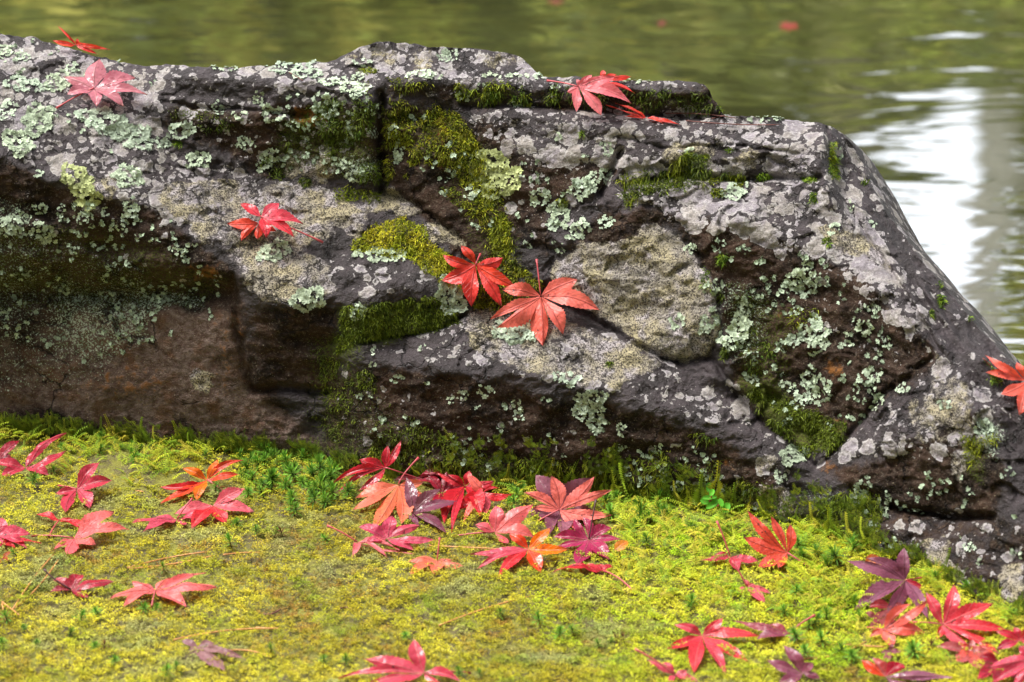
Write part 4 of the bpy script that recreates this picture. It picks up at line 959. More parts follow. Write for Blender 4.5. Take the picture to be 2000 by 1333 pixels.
def maple(C, tips, label, col=RED, col2=None, cols=None, pet=None, petb=0, lift=6, tilt=20, roll=0, wet=0.5, pale=0.0, seed=0, rs=0.43, fold=0.20, bump=0.11, group='maple leaves fallen on the moss', dark_stem=False, hole=None, flat=False):
    r = np.random.default_rng(1000 + seed)
    Cx, Cy = float(C[0]), float(C[1])
    tl, rl = math.radians(tilt), math.radians(roll)
    n = np.array([math.sin(rl), -math.sin(tl) * math.cos(rl), math.cos(tl) * math.cos(rl)])
    if flat: sf_ = (lambda x, y: (WATER_Z - CAMZ) / ray(x, y)[..., 2])
    else: sf_ = surf_t
    C3 = point(Cx, Cy, sf_(np.array(Cx), np.array(Cy) if flat else np.maximum(Cy, rock_top(Cx) + 4)) - lift / 1000.0)
    T3 = []
    for (x_, y_, *dz) in tips:
        rr = ray(float(x_), float(y_)); den = n @ rr
        t_ = (n @ (C3 - CAM)) / den if abs(den) > 0.05 else np.linalg.norm(C3 - CAM)
        tC = float(project(C3)[2]); t_ = min(max(t_, tC - 0.05), tC + 0.06)
        t_ = min(t_, float(sf_(np.array(float(x_)), np.array(float(y_)))) - 0.0012)
        T3.append(CAM + rr * t_)
    T3 = np.array(T3)
    # in-plane angles
    e1 = np.cross(n, [0, 1.0, 0.2]); e1 /= np.linalg.norm(e1); e2 = np.cross(n, e1)
    D = T3 - C3; ang = np.arctan2(D @ e2, D @ e1); od = np.argsort(ang)
    T3, D, ang = T3[od], D[od], ang[od]; m = len(od)
    colv = [np.array(cols[i]) for i in od] if cols else None
    L = np.linalg.norm(D, axis=1); X = D / L[:, None]
    Lm = float(L.mean())
    gaps = np.array([(ang[(k + 1) % m] - ang[k]) % (2 * math.pi) for k in range(m)])
    NU, NVv, NT_ = 7, 17, 4
    Vs, Fs, Cs, la, lo = [], [], [], [], []
    sinus = []
    for k in range(m):
        g_ = gaps[k]; k2 = (k + 1) % m
        if g_ < math.radians(88):
            bis = X[k] + X[k2]; bis /= np.linalg.norm(bis); rr = rs * (L[k] * L[k2]) ** 0.5
            sinus.append((C3 + bis * rr, C3 + bis * rr))
        else:
            out = []
            for q_, sg in ((k, 1), (k2, -1)):
                lat = np.cross(n, X[q_]); lat /= np.linalg.norm(lat)
                a_ = math.radians(30); out.append(C3 + (X[q_] * math.cos(a_) + sg * lat * math.sin(a_)) * L[q_] * rs * 0.8)
            sinus.append(tuple(out))
    base1 = np.array(col); base2 = np.array(col2 if col2 is not None else col)
    for k in range(m):
        SL = sinus[k][0]; SR = sinus[(k - 1) % m][1]
        fold_k = fold * (0.5 + r.random()) * (1 if r.random() < 0.8 else -1); bump_k = bump * (0.2 + r.random()) * L[k]; twist = 0.10 * r.normal(); side_b = 0.04 * r.normal() * L[k]
        wv_ = r.random(); tipb = max(0, r.random() * 1.5 - 0.5); ph_ = r.random() * 6.28
        lat0 = np.cross(n, X[k]); lat0 /= np.linalg.norm(lat0)
        s0 = float(np.clip(((SL - C3) @ X[k] + (SR - C3) @ X[k]) / 2 / L[k], 0.12, 0.5))
        lobe_c = colv[k] if colv else base1 * (1 - (q0 := r.random() * 0.7)) + base2 * q0
        rows = []
        for i in range(NU + NVv):
            if i < NU:
                u = (i + 1) / NU if i else 0.04
                s = u * s0; ax = C3 + X[k] * s * L[k]; bL = C3 + (SL - C3) * u; bR = C3 + (SR - C3) * u
            else:
                v = (i - NU + 1) / NVv; s = s0 + (1 - s0) * v; ax = C3 + X[k] * s * L[k]
                f = (1 - v) ** 1.15 * (1 + 2.3 * v); f *= 1 + (0.075 if i % 2 else -0.05) * (1 if v < .93 else 0)
                ends = []
                for S in (SL, SR):
                    axial = (S - C3) @ X[k]; latv = (S - C3) - X[k] * axial; wl = np.linalg.norm(latv); wm = min(wl, (0.20 + 0.06 * wv_) * L[k]) ; wl_ = wl + (wm - wl) * min(1, v * 3)
                    ends.append(C3 + X[k] * (axial + (L[k] - axial) * v) + latv / (wl + 1e-9) * wl_ * f)
                bL, bR = ends
            arch = bump_k * 4 * s * (1 - s) * min(1, max(0, (s / s0 - 0.35) / 0.9)) + 0.25 * bump * Lm * min(1, s / s0)
            row = []
            for j in range(-NT_, NT_ + 1):
                tt = abs(j) / NT_; e_ = bL if j > 0 else bR
                p = ax * (1 - tt) + e_ * tt
                wloc = np.linalg.norm(e_ - ax)
                p = p + n * (arch + fold_k * wloc * tt * 2.0 * min(1, max(0.12, (s / s0 - 0.5) / 0.8)) + twist * wloc * (j / NT_) * s + 0.022 * L[k] * tt * tt * math.sin(s * 11 + ph_ + (2.1 if j > 0 else 0)) * min(1, max(0, s / s0 - 0.8))) + lat0 * side_b * 4 * s * (1 - s)
                row.append(p); la.append((j / NT_) * wloc * 1000); lo.append(s * L[k] * 1000)
                cmix = lobe_c * (0.92 + 0.16 * r.random())
                if s > 0.86: cmix = cmix * (1 - tipb * (s - .86) / .14) + np.array((.16, .05, .035)) * tipb * (s - .86) / .14
                if not colv: cmix = cmix * (1 - 0.35 * (1 - s)) + base2 * 0.35 * (1 - s)
                Cs.append(cmix)
            rows.append(row)
        b = len(Vs) * 0 + sum(len(q_) for q_ in Vs)
        Vs.append(np.array(rows).reshape(-1, 3)); Fs.append(grid_faces(NU + NVv, 2 * NT_ + 1) + b)
    V = np.concatenate(Vs); F = np.concatenate(Fs)
    # keep every point in front of what it lies on
    px, py, t = project(V)
    ts = sf_(px, py) - 0.0010 - np.where((py > interp(CONTACT, px) - 20) & (not flat), 0.0075, 0)
    t = np.minimum(t, ts); V = point(px, py, t)
    foot_mark(px, py)
    if hole is not None:
        fc = V[F].mean(1); hx, hy, _ = project(fc)
        F = F[np.hypot((hx - hole[0]) / hole[2], (hy - hole[1]) / hole[3]) > 1]
    org = C3
    root = bpy.data.objects.new('maple_leaf', None); COL.objects.link(root); root.location = org
    tag(root, label, 'leaf', group)
    me = np_mesh('blade', V - org, F, np.full(len(F), 4), cols={'tint': np.array(Cs), 'lat': np.array(la), 'lon': np.array(lo), 'wet': np.full(len(V), wet), 'vein_tone': np.full(len(V), pale)}, mat=M_LEAF)
    link('blade', me, root)
    if pet is not None:
        E = point(float(pet[0]), float(pet[1]), sf_(np.array(float(pet[0])), np.array(float(pet[1]))) - 0.0035)
        te = float(project(E)[2]); tC = float(project(C3)[2])
        if pet[1] < Cy - 25: E = point(float(pet[0]), float(pet[1]), min(te, tC + 0.004))
        M_ = (C3 + E) / 2 + n * 0.003 + np.array([1, 0, 0.6]) * petb * 0.0004
        pth = quad_bez(C3 + n * 0.0006, M_, E, 9)
        rad = np.linspace(0.00055, 0.00065, 9); rad[-1] = 0.0011; rad[-2] = 0.0008
        link('petiole', tubes_mesh('petiole', [(pth - org, rad)], 6, M_STEMD if dark_stem else M_STEM), root)
    return root
ROCKG = 'maple leaves lying on the boulder'
k = 0
def ml(*a, **kw):
    global k
    k += 1; kw.setdefault('seed', k); return maple(*a, **kw)
# on the rock
ml((148, 88), [(101, 79), (111, 50), (124, 61), (152, 76), (217, 98), (191, 107)], 'curled bright vermilion leaf on the far top edge at the left end of the boulder', VER, RED, lift=5, tilt=55, rs=.26, wet=.3, group=ROCKG)
ml((184, 173), [(124, 152), (194, 117), (264, 154), (288, 186), (242, 210), (189, 210), (131, 186)], 'pale purplish pink wet leaf on the sloping left shoulder, just above the largest lichen', PAL, (.42, .10, .14), pet=(110, 212), lift=12, tilt=28, wet=.95, pale=.8, group=ROCKG)
ml((510, 424), [(469, 399), (545, 398), (592, 438), (576, 466), (520, 466)], 'bright crimson crumpled leaf alone on the pale speckled slope left of the moss cushion', RED, ROS, pet=(631, 474), lift=16, tilt=30, wet=.7, group=ROCKG)
ml((506, 436), [(444, 438), (471, 472), (503, 468), (540, 452)], 'folded orange red leaf tucked beneath the crimson leaf on the pale speckled slope', VER, (.55, .06, .05), lift=8, tilt=45, wet=.4, group=ROCKG)
ml((1176, 158), [(1177, 138), (1204, 146), (1233, 151), (1240, 183), (1210, 176)], 'scarlet leaf mostly hidden behind the pink leaf on the top slab', VER, RED, lift=5, tilt=38, wet=.3, group=ROCKG)
ml((1130, 170), [(1202, 151), (1233, 203), (1174, 226), (1126, 220), (1107, 181), (1126, 156), (1156, 147)], 'light pink leaf draped over the top slab with its stem to the left', (.66, .16, .17), PNK, pet=(1069, 158), lift=14, tilt=42, wet=.35, pale=.5, group=ROCKG)
ml((1262, 231), [(1183, 206), (1202, 203), (1331, 245), (1296, 244), (1218, 229)], 'thin edge-on orange scarlet leaf on the upper ledge just below the pink one', VER, RED, lift=4, tilt=35, rs=.2, wet=.3, group=ROCKG)
ml((929, 517), [(864, 498), (900, 480), (983, 504), (1007, 561), (980, 600), (921, 600), (862, 549)], 'scarlet leaf leaning on mid-boulder moss, upper left of a pair', RED, VER, pet=(938, 497), lift=12, tilt=58, wet=.5, pale=.1, group=ROCKG)
ml((1056, 579), [(979, 567), (1128, 547), (1172, 608), (1100, 654), (1060, 677), (972, 641), (958, 624)], 'large salmon leaf with long upright stem mid-boulder, lower right of a pair', SAL, (.66, .09, .05), pet=(1048, 507), lift=13, tilt=50, wet=.3, group=ROCKG)
ml((2006, 745), [(1923, 694), (1925, 728), (1985, 708), (1955, 771), (1990, 812), (2060, 715), (2070, 790)], 'salmon leaf caught on the low right flank of the boulder beside the water', SAL, VER, lift=12, tilt=55, wet=.3, pale=.6, group=ROCKG)
# on the moss, left
ml((-6, 898), [(40, 861), (24, 896), (-50, 880), (-40, 910)], 'dark red leaf half out of frame behind the leftmost pile by the boulder foot', CRI, DRK, lift=10, tilt=30, wet=.6)
ml((50, 914), [(130, 848), (129, 882), (96, 931), (0, 935), (-8, 905), (70, 878)], 'rose red leaf with one lobe pointing up right, at the far left boulder foot', ROS, CRI, lift=12, tilt=26, wet=.7, pale=.5)
ml((150, 956), [(195, 904), (220, 940), (176, 994), (128, 1002), (108, 966)], 'crimson leaf standing alone on the moss below the left end of the boulder', ROS, CRI, pet=(114, 949), lift=13, tilt=40, wet=.6, pale=.4)
ml((404, 938), [(356, 916), (426, 898), (476, 900), (468, 928), (384, 980), (312, 952), (314, 984)], 'glowing orange leaf with red tips, brightest of the leaves on the left', ORG, VER, cols=[ORG, ORG, VER, VER, ORG, RED, VER], pet=(446, 966), lift=15, tilt=40, wet=.45, pale=.3, rs=.36)
ml((416, 988), [(478, 956), (498, 1002), (442, 1024), (374, 1034), (340, 1006)], 'red leaf with a pink right lobe just below the glowing orange one', RED, PNK, cols=[PNK, PNK, RED, RED, PNK], lift=14, tilt=34, wet=.4, pale=.5)
ml((346, 1016), [(252, 1022), (280, 1040), (300, 1014), (366, 1026), (398, 1018)], 'magenta pink leaf seen nearly edge-on, left of the red leaf under the orange one', (.50, .03, .08), ROS, pet=(376, 974), lift=9, tilt=8, wet=.4, pale=.3)
ml((116, 1017), [(70, 1007), (187, 1030), (156, 1033), (140, 1014)], 'thin scarlet leaf seen edge-on, above the pale pink leaf on the left', RED, RED, pet=(94, 1052), lift=8, tilt=5, wet=.3)
ml((144, 1052), [(224, 1002), (252, 1036), (188, 1066), (128, 1086), (106, 1074)], 'salmon pink leaf with long right lobes on the left moss, its stem reaching left', SAL, PNK, pet=(62, 1047), lift=10, tilt=20, wet=.35, pale=.4)
ml((-4, 1046), [(2, 1012), (60, 1044), (54, 1073), (0, 1070), (-50, 1040)], 'magenta leaf cut by the left edge of the picture', (.50, .025, .07), ROS, lift=12, tilt=28, wet=.5, pale=.4)
ml((-2, 1062), [(40, 1052), (81, 1062), (30, 1072)], 'narrow scarlet leaf under the magenta one at the left edge', RED, RED, lift=6, tilt=10, wet=.3)
ml((4, 1092), [(22, 1078), (18, 1096), (-12, 1104)], 'small orange brown leaf scrap at the left edge', (.50, .10, .01), (.25, .04, .01), lift=5, tilt=30, wet=.2)
ml((138, 1152), [(160, 1124), (224, 1138), (172, 1168), (98, 1158), (104, 1134)], 'dark red boat-shaped leaf with a curved blackish stem on the left moss', CRI, DRK, pet=(86, 1112), petb=-10, lift=9, tilt=14, wet=.6, pale=.7, dark_stem=True)
ml((304, 1154), [(258, 1138), (332, 1130), (404, 1120), (424, 1150), (364, 1186), (240, 1188), (216, 1170)], 'salmon pink leaf propped on its lobes in the middle of the left moss', SAL, PNK, pet=(296, 1186), lift=12, tilt=12, wet=.3, pale=.1)
ml((386, 1264), [(354, 1252), (420, 1258), (480, 1290), (440, 1312), (368, 1278)], 'small shrivelled purplish brown leaf near the bottom on the left', (.24, .10, .13), (.30, .15, .13), lift=9, tilt=22, wet=.5, pale=.5)
# centre pile
ml((753, 914), [(758, 870), (784, 860), (702, 898), (650, 945), (656, 968), (700, 960)], 'dark crimson leaf leaning on the boulder foot, leftmost of the central pile', CRI, RED, pet=(830, 940), lift=16, tilt=48, wet=.8, pale=.2, rs=.36)
ml((812, 935), [(770, 940), (868, 948), (880, 930), (792, 952)], 'deep red leaf glimpsed behind the orange pink leaf in the central pile', DRK, CRI, lift=9, tilt=30, wet=.4)
ml((806, 1000), [(862, 956), (900, 982), (872, 1042), (820, 1030), (794, 934)], 'glossy purplish brown leaf under the orange pink one in the central pile', PUR, BRN, lift=9, tilt=35, wet=1.0, pale=.3, rs=.34)
ml((778, 948), [(828, 942), (836, 976), (784, 1024), (728, 1034), (686, 998), (694, 974)], 'orange pink leaf hanging downward with a tall hooked stem in the central pile', SAL, (.70, .16, .05), pet=(818, 894), petb=-14, lift=22, tilt=55, wet=.4, pale=.6)
ml((908, 950), [(850, 920), (874, 928), (917, 920), (966, 940), (938, 1010), (882, 1042), (868, 1026)], 'deep red twisted leaf in the heart of the central pile', RED, CRI, lift=15, tilt=50, wet=.5, rs=.34)
ml((944, 962), [(912, 926), (1004, 965), (975, 955), (890, 1000), (905, 1022), (948, 1006)], 'folded red leaf with pale shiny patch at the right side of the central pile', RED, (.62, .08, .05), cols=[SAL, RED, RED, RED, SAL, PNK], lift=21, tilt=42, wet=.9, rs=.34)
ml((756, 1052), [(700, 1030), (766, 1008), (820, 1028), (852, 1056), (808, 1076), (716, 1058)], 'magenta leaf lying in front of the central pile, on top of the pale pink one', (.46, .025, .085), ROS, lift=15, tilt=30, wet=.45, pale=.4)
ml((698, 1060), [(688, 1092), (810, 1083), (756, 1091), (780, 1076)], 'pale pink leaf under the magenta leaf, with a long thin stem to the upper left', (.64, .17, .16), PNK, pet=(639, 1027), lift=8, tilt=20, wet=.3, pale=.4, rs=.24)
ml((854, 1095), [(796, 1099), (800, 1123), (848, 1124), (906, 1108), (886, 1096)], 'flat orange salmon leaf with an upright stem on the open moss', (.68, .15, .06), SAL, pet=(859, 1051), lift=9, tilt=8, wet=.3, pale=.5)
ml((1094, 1000), [(1046, 928), (1160, 935), (1170, 1014), (1074, 1044), (1098, 1046), (1030, 1004)], 'brownish purple leaf spread beneath the big salmon star', (.26, .09, .12), PUR, lift=9, tilt=46, wet=.5, pale=.3)
ml((1092, 996), [(1022, 962), (1076, 929), (1161, 931), (1197, 957), (1199, 1006), (1125, 1036), (1040, 992)], 'large flat salmon star-shaped leaf with seven open lobes, top of the right pile', SAL, (.70, .135, .10), pet=(1048, 1020), petb=8, lift=24, tilt=52, wet=.15, rs=.36, fold=.05, bump=.03)
ml((966, 1040), [(968, 988), (1042, 986), (1044, 1052), (994, 1062), (928, 1026)], 'pinkish red leaf with a long pointed lobe to the upper right, between the two piles', ROS, SAL, pet=(884, 1048), lift=14, tilt=38, wet=.5, pale=.5)
ml((1150, 1054), [(1122, 1014), (1138, 1010), (1196, 1032), (1212, 1054), (1190, 1094), (1126, 1104), (1080, 1050), (1084, 1072)], 'magenta purple wet leaf just below the big salmon star', (.34, .018, .07), (.42, .04, .12), pet=(1164, 976), lift=13, tilt=38, wet=.95, pale=.6, dark_stem=True)
ml((1032, 1073), [(1076, 1032), (1110, 1074), (1056, 1120), (974, 1128), (932, 1112), (918, 1084), (994, 1044)], 'two-toned leaf, pink on the left and orange on the right, in front of the piles', ORG, ROS, cols=[ORG, ORG, VER, RED, ROS, ROS, VER], lift=17, tilt=36, wet=.85, pale=.6, rs=.34)
ml((1176, 1115), [(1080, 1119), (1130, 1107), (1166, 1104), (1199, 1108), (1184, 1120)], 'dark red leaf lying almost edge-on in front of the magenta purple one, stem trailing right', RED, CRI, pet=(1238, 1157), petb=6, lift=7, tilt=4, wet=.5)
# right
ml((1538, 1080), [(1460, 998), (1452, 1050), (1480, 1109), (1520, 1110), (1506, 1008), (1543, 1024)], 'orange red leaf standing up on its edge beside the boulder foot, right side', (.66, .07, .045), VER, pet=(1582, 1110), lift=14, tilt=55, wet=.3, pale=.2, rs=.46, fold=.05)
ml((1426, 1088), [(1366, 1097), (1396, 1086), (1484, 1098), (1442, 1118)], 'small rosy leaf with a long upright stem left of the standing orange red one', ROS, CRI, pet=(1400, 1018), lift=12, tilt=15, wet=.5, pale=.5)
ml((1460, 1148), [(1456, 1132), (1506, 1160), (1494, 1178), (1440, 1158), (1474, 1142)], 'small cupped pinkish red leaf below the rosy one with the long stem', ROS, PNK, pet=(1430, 1096), lift=10, tilt=35, wet=.5, pale=.5, rs=.5)
ml((1372, 1242), [(1316, 1222), (1412, 1208), (1484, 1244), (1462, 1294), (1418, 1320), (1356, 1316), (1300, 1268)], 'bright red five-pointed leaf with glossy pink sheen near the bottom, right of centre', RED, ROS, lift=16, tilt=46, wet=.75, pale=.6, rs=.34)
ml((1540, 1238), [(1432, 1215), (1500, 1222), (1552, 1228), (1548, 1254), (1478, 1250)], 'reddish purple leaf seen from the side, just right of the bright red one', (.34, .04, .05), PUR, pet=(1592, 1202), lift=8, tilt=14, wet=.6, pale=.3)
ml((1568, 1316), [(1530, 1262), (1496, 1290), (1588, 1296), (1602, 1326), (1520, 1336)], 'dusky purple leaf with one tall lobe at the bottom edge', (.26, .05, .09), PUR, lift=12, tilt=38, wet=.7, pale=.5)
ml((1318, 1318), [(1292, 1296), (1266, 1290), (1364, 1332), (1342, 1310), (1306, 1340)], 'rose red leaf cut by the bottom edge below the bright red one', ROS, CRI, pet=(1240, 1268), lift=8, tilt=20, wet=.6, pale=.4)
ml((828, 1315), [(809, 1250), (709, 1288), (661, 1327), (712, 1342), (900, 1334), (868, 1350)], 'wet crimson leaf with white shine cut by the bottom edge, left of centre', (.50, .02, .05), ROS, pet=(919, 1315), petb=4, lift=14, tilt=34, wet=1.0, pale=.9, rs=.36)
ml((1744, 1186), [(1696, 1186), (1706, 1228), (1764, 1182), (1740, 1220)], 'red leaf half hidden under the big purple one with a hole', (.36, .02, .03), BRN, lift=6, tilt=35, wet=.5, rs=.5)
ml((1768, 1134), [(1766, 1070), (1690, 1091), (1651, 1096), (1668, 1193), (1730, 1206), (1812, 1208), (1806, 1150)], 'big dull purple leaf with a small hole in it, beside the boulder at the right', PUR, (.20, .06, .10), cols=[PUR, PUR, PUR, PUR, (.10, .012, .03), PUR, CRI], pet=(1824, 1126), petb=0, lift=18, tilt=50, wet=.35, pale=.1, rs=.36, hole=(1733, 1135, 8, 4))
ml((1726, 1231), [(1780, 1180), (1814, 1172), (1808, 1240), (1744, 1264), (1698, 1246)], 'salmon red leaf just below the big purple one with a hole', (.66, .07, .05), SAL, pet=(1694, 1226), lift=16, tilt=45, wet=.5, pale=.7, rs=.4)
ml((1888, 1272), [(1828, 1264), (1874, 1296), (1932, 1316), (1940, 1280), (1900, 1250)], 'dusky rose leaf curled beneath the large red one at the right', (.44, .10, .11), (.40, .07, .05), lift=8, tilt=36, wet=.8, pale=.6)
ml((1842, 1220), [(1808, 1158), (1863, 1142), (1940, 1180), (1972, 1234), (1954, 1280), (1900, 1274), (1829, 1250)], 'large bright red leaf with glossy lobes fanning right, near the lower right corner', RED, ROS, pet=(1782, 1216), lift=18, tilt=42, wet=.75, pale=.7, rs=.36)
ml((1992, 1252), [(1944, 1234), (1980, 1226), (2020, 1218), (1946, 1270), (2044, 1262)], 'magenta red leaf at the right edge, upper one of the lower right corner pile', (.46, .02, .07), RED, lift=24, tilt=44, wet=.7, pale=.4, rs=.44)
ml((2024, 1286), [(1926, 1306), (1936, 1336), (1978, 1350), (1990, 1262), (2070, 1320)], 'wide crimson pink leaf at the right edge, lower one of the corner pile', (.52, .03, .07), ROS, lift=28, tilt=44, wet=.8, pale=.5, rs=.46)
ml((1898, 1262), [(1868, 1296), (1932, 1318), (1944, 1282), (1906, 1300), (1872, 1268)], 'rusty orange red leaf below the large bright red one at the right', (.50, .10, .06), RED, lift=10, tilt=36, wet=.7, pale=.6, rs=.5)
ml((1952, 1296), [(1912, 1284), (1940, 1330), (1908, 1330), (1990, 1330)], 'dark crimson leaf filling the gap below the pile in the lower right corner', CRI, DRK, lift=9, tilt=36, wet=.6, rs=.5)
ml((1712, 1210), [(1690, 1196), (1752, 1204), (1700, 1234), (1740, 1236)], 'brownish red leaf between the big purple leaf and the salmon red one', (.30, .05, .05), BRN, lift=5, tilt=34, wet=.6, rs=.5)
ml((864, 962), [(836, 930), (872, 922), (902, 950), (846, 990), (880, 1000)], 'plum red leaf deep inside the central pile behind the glossy brown one', CRI, DRK, lift=8, tilt=40, wet=.6, rs=.45)
ml((1730, 1322), [(1682, 1290), (1704, 1286), (1764, 1298), (1860, 1324), (1800, 1340)], 'long glossy purple leaf lying along the bottom edge at the right', PUR, (.30, .09, .15), cols=[VER, (.40, .05, .05), CRI, PUR, PUR], lift=16, tilt=32, wet=1.0, pale=.8, rs=.5)
ml((1738, 1272), [(1720, 1276), (1728, 1296), (1760, 1272), (1744, 1258)], 'small dull rose leaf scrap below the salmon red leaf at the right', (.34, .08, .09), PUR, lift=7, tilt=40, wet=.6, rs=.5)
# adrift on the pond
FLG = 'maple leaves floating far out on the pond'
ml((1540, 50), [(1522, 48), (1535, 43), (1556, 46), (1560, 54), (1538, 58), (1526, 55)], 'blurred red leaf floating on the pond beyond the right half of the boulder', (.34, .04, .025), (.25, .04, .03), lift=3, tilt=0, flat=True, group=FLG, fold=.02, bump=.02, rs=.5)
ml((1292, 46), [(1282, 44), (1296, 40), (1304, 46), (1290, 51)], 'small faint red leaf floating on the pond left of the brighter floating one', (.20, .04, .025), (.2, .05, .03), lift=3, tilt=0, flat=True, group=FLG, fold=.02, bump=.02, rs=.5)
ml((1084, 3), [(1066, 2), (1084, -2), (1104, 3), (1086, 8)], 'faint red leaf floating on the pond at the very top of the picture', (.20, .04, .025), (.2, .05, .03), lift=3, tilt=0, flat=True, group=FLG, fold=.02, bump=.02, rs=.5)

def oval(C, D, L, W, col, label, lift=8, tilt=40):
    """a small plain oval leaf: C base px, D angle in the picture (deg)"""
    P0 = point(float(C[0]), float(C[1]), surf_t(np.array(float(C[0])), np.array(float(C[1]))) - lift / 1000)
    tl = math.radians(tilt); n = np.array([0, -math.sin(tl), math.cos(tl)]); a = math.radians(D)
    ex = np.array([1.0, 0, 0]); ey = np.cross(n, ex); X_ = ex * math.cos(a) + ey * math.sin(a); Y_ = np.cross(n, X_)
    V, c_, la, lo = [], [], [], []
    for i in range(13):
        s = i / 12; w = W * math.sin(math.pi * s ** 0.8) ** 0.8 if 0 < s < 1 else 0
        for j in range(-3, 4):
            V.append(P0 + X_ * s * L + Y_ * w * j / 3 + n * (0.12 * L * math.sin(s * 3.1) + 0.3 * w * abs(j / 3))); c_.append(np.array(col) * (0.9 + 0.2 * s)); la.append(w * j / 3 * 1000); lo.append(s * L * 1000)
    F = grid_faces(13, 7); root = bpy.data.objects.new('oval_leaf', None); COL.objects.link(root); root.location = P0; tag(root, label, 'leaf')
    V = np.array(V) - P0
    link('blade', np_mesh('blade', V, F, np.full(len(F), 4), cols={'tint': np.array(c_), 'lat': np.array(la), 'lon': np.array(lo), 'wet': np.full(len(V), .4), 'vein_tone': np.full(len(V), .4)}, mat=M_LEAF), root)
    E = P0 - X_ * L * 0.45 - n * 0.002
    link('petiole', tubes_mesh('petiole', [(quad_bez(np.zeros(3), (E - P0) / 2, E - P0, 5), 0.0004)], 6, M_STEM), root)
oval((1200, 1077), 38, 0.014, 0.0042, (.62, .20, .012), 'small smooth orange oval leaf beside the magenta purple maple leaf', 9, 30)
oval((1690, 1102), 20, 0.013, 0.005, (.45, .10, .015), 'small orange brown oval leaf poking out behind the big purple leaf', 9, 40)

# ------------------------------------------------------------------ moss carpet on the ground
def gpoint(px, py, h=0.0):
    return point(px, py, ground_t(px, py)) + np.array([0, 0, 1.0]) * (np.asarray(h)[..., None] if np.ndim(h) else h)
NCL = 62000
cx = -560 + 3120 * rng.random(NCL)
cyl = interp(CONTACT, cx) - 8
cy = cyl + (1600 - cyl) * rng.random(NCL) ** 0.97
vn = fbm2(cx / 70, cy / 38, 401, 3); vn2 = fbm2(cx / 26, cy / 16, 402, 2); vn3 = fbm2(cx / 150, cy / 70, 403, 2)
rel_ = cy - cyl
lime = np.clip((cx - 950) / 500, 0, 1) * np.clip((1330 - cy) / 120 + 0.4, 0.25, 1)
keep = (vn2 > -0.75) | (rng.random(NCL) < 0.5)
bare = (np.hypot((cx - 470) / 130, (cy - 1075) / 28) < 1) | (np.hypot((cx - 680) / 90, (cy - 1130) / 22) < 1) | (np.hypot((cx - 560) / 60, (cy - 1200) / 12) < 1)
keep &= rng.random(NCL) < np.clip((cx + 560) / 450, 0, 1) * np.clip((2560 - cx) / 450, 0, 1) * np.clip((1600 - cy) / 190, 0, 1)
keep &= ~(bare & (rng.random(NCL) < 0.30))
keep &= ~(foot_hit(cx, cy, (0,)) & (rng.random(NCL) < 0.5))
cx, cy, vn, vn2, vn3, rel_, lime, bare = [a[keep] for a in (cx, cy, vn, vn2, vn3, rel_, lime, bare)]
n = len(cx)
OLY = np.array([0.43, 0.37, 0.015]); LIM = np.array([0.38, 0.58, 0.012]); BRO = np.array([0.34, 0.18, 0.035]); GRY = np.array([0.36, 0.38, 0.15]); YEL = np.array([0.68, 0.61, 0.035])
w_l = np.clip(lime + 0.55 * vn, 0, 1)[:, None]
cc = OLY * (1 - w_l) + LIM * w_l
w_d = np.clip(fbm2(cx / 60, cy / 24, 425, 3) * 1.8, 0, 0.75)[:, None]; cc = cc * (1 - w_d) + np.array([0.20, 0.30, 0.02]) * w_d
w_b = np.clip((-vn2 * 1.5 + 0.9 * np.clip(fbm2(cx / 110, cy / 34, 421, 3), -0.2, 1) - 0.05 - 0.30 * lime) + bare * 0.5 + 0.5 * (rng.random(n) - .45), 0, 0.85)[:, None]; cc = cc * (1 - w_b) + BRO * w_b
w_y = np.clip(vn3 * 1.6 + 0.5 * fbm2(cx / 20, cy / 10, 415, 2) + 0.12 + 0.7 * (rng.random(n) - .5), 0, 0.85)[:, None]; cc = cc * (1 - w_y) + YEL * w_y
w_g = np.clip((fbm2(cx / 90, cy / 30, 405, 2) - 0.25) * 2.2, 0, 0.75)[:, None] * (1 - 0.6 * lime[:, None]); cc = cc * (1 - w_g) + GRY * w_g
cc = cc * (0.55 + 0.75 * rng.random((n, 1)))
hump = 0.0034 * (vn2 + 0.4) + 0.0016 * fbm2(cx / 12, cy / 8, 411, 1) + 0.001
P = gpoint(cx, cy, hump)
K = 9
ang = rng.random((n, K)) * 6.28; el = 0.35 + 0.9 * rng.random((n, K)); ln = 0.0015 + 0.0020 * rng.random((n, K)); ln = ln * (1 + 0.35 * lime + 0.5 * np.clip(fbm2(cx / 14, cy / 9, 409, 2), -.5, 1))[:, None]
D = np.stack([np.cos(ang) * np.cos(el), np.sin(ang) * np.cos(el), np.sin(el)], -1)
S_ = np.stack([-np.sin(ang), np.cos(ang), 0 * ang], -1)
B0 = P[:, None] + D * [0.0009, 0.0009, 0.0] + rng.normal(size=(n, K, 3)) * [0.0007, 0.0007, 0.0003]
W = (0.00036 + 0.00030 * rng.random((n, K)))[..., None]
mid = B0 + D * ln[..., None] * 0.55; tip = mid + (D + [0, 0, -0.9]) * ln[..., None] * 0.45
V = np.stack([B0, mid - S_ * W, tip, mid + S_ * W], 2)
F = (np.arange(n * K) * 4)[:, None] + np.arange(4)[None]
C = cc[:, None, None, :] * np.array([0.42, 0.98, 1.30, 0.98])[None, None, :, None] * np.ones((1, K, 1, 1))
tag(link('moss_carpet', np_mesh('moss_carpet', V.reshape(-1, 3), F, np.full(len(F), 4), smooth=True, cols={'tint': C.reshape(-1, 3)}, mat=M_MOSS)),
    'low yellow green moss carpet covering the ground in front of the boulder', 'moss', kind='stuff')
print('carpet clumps', n)

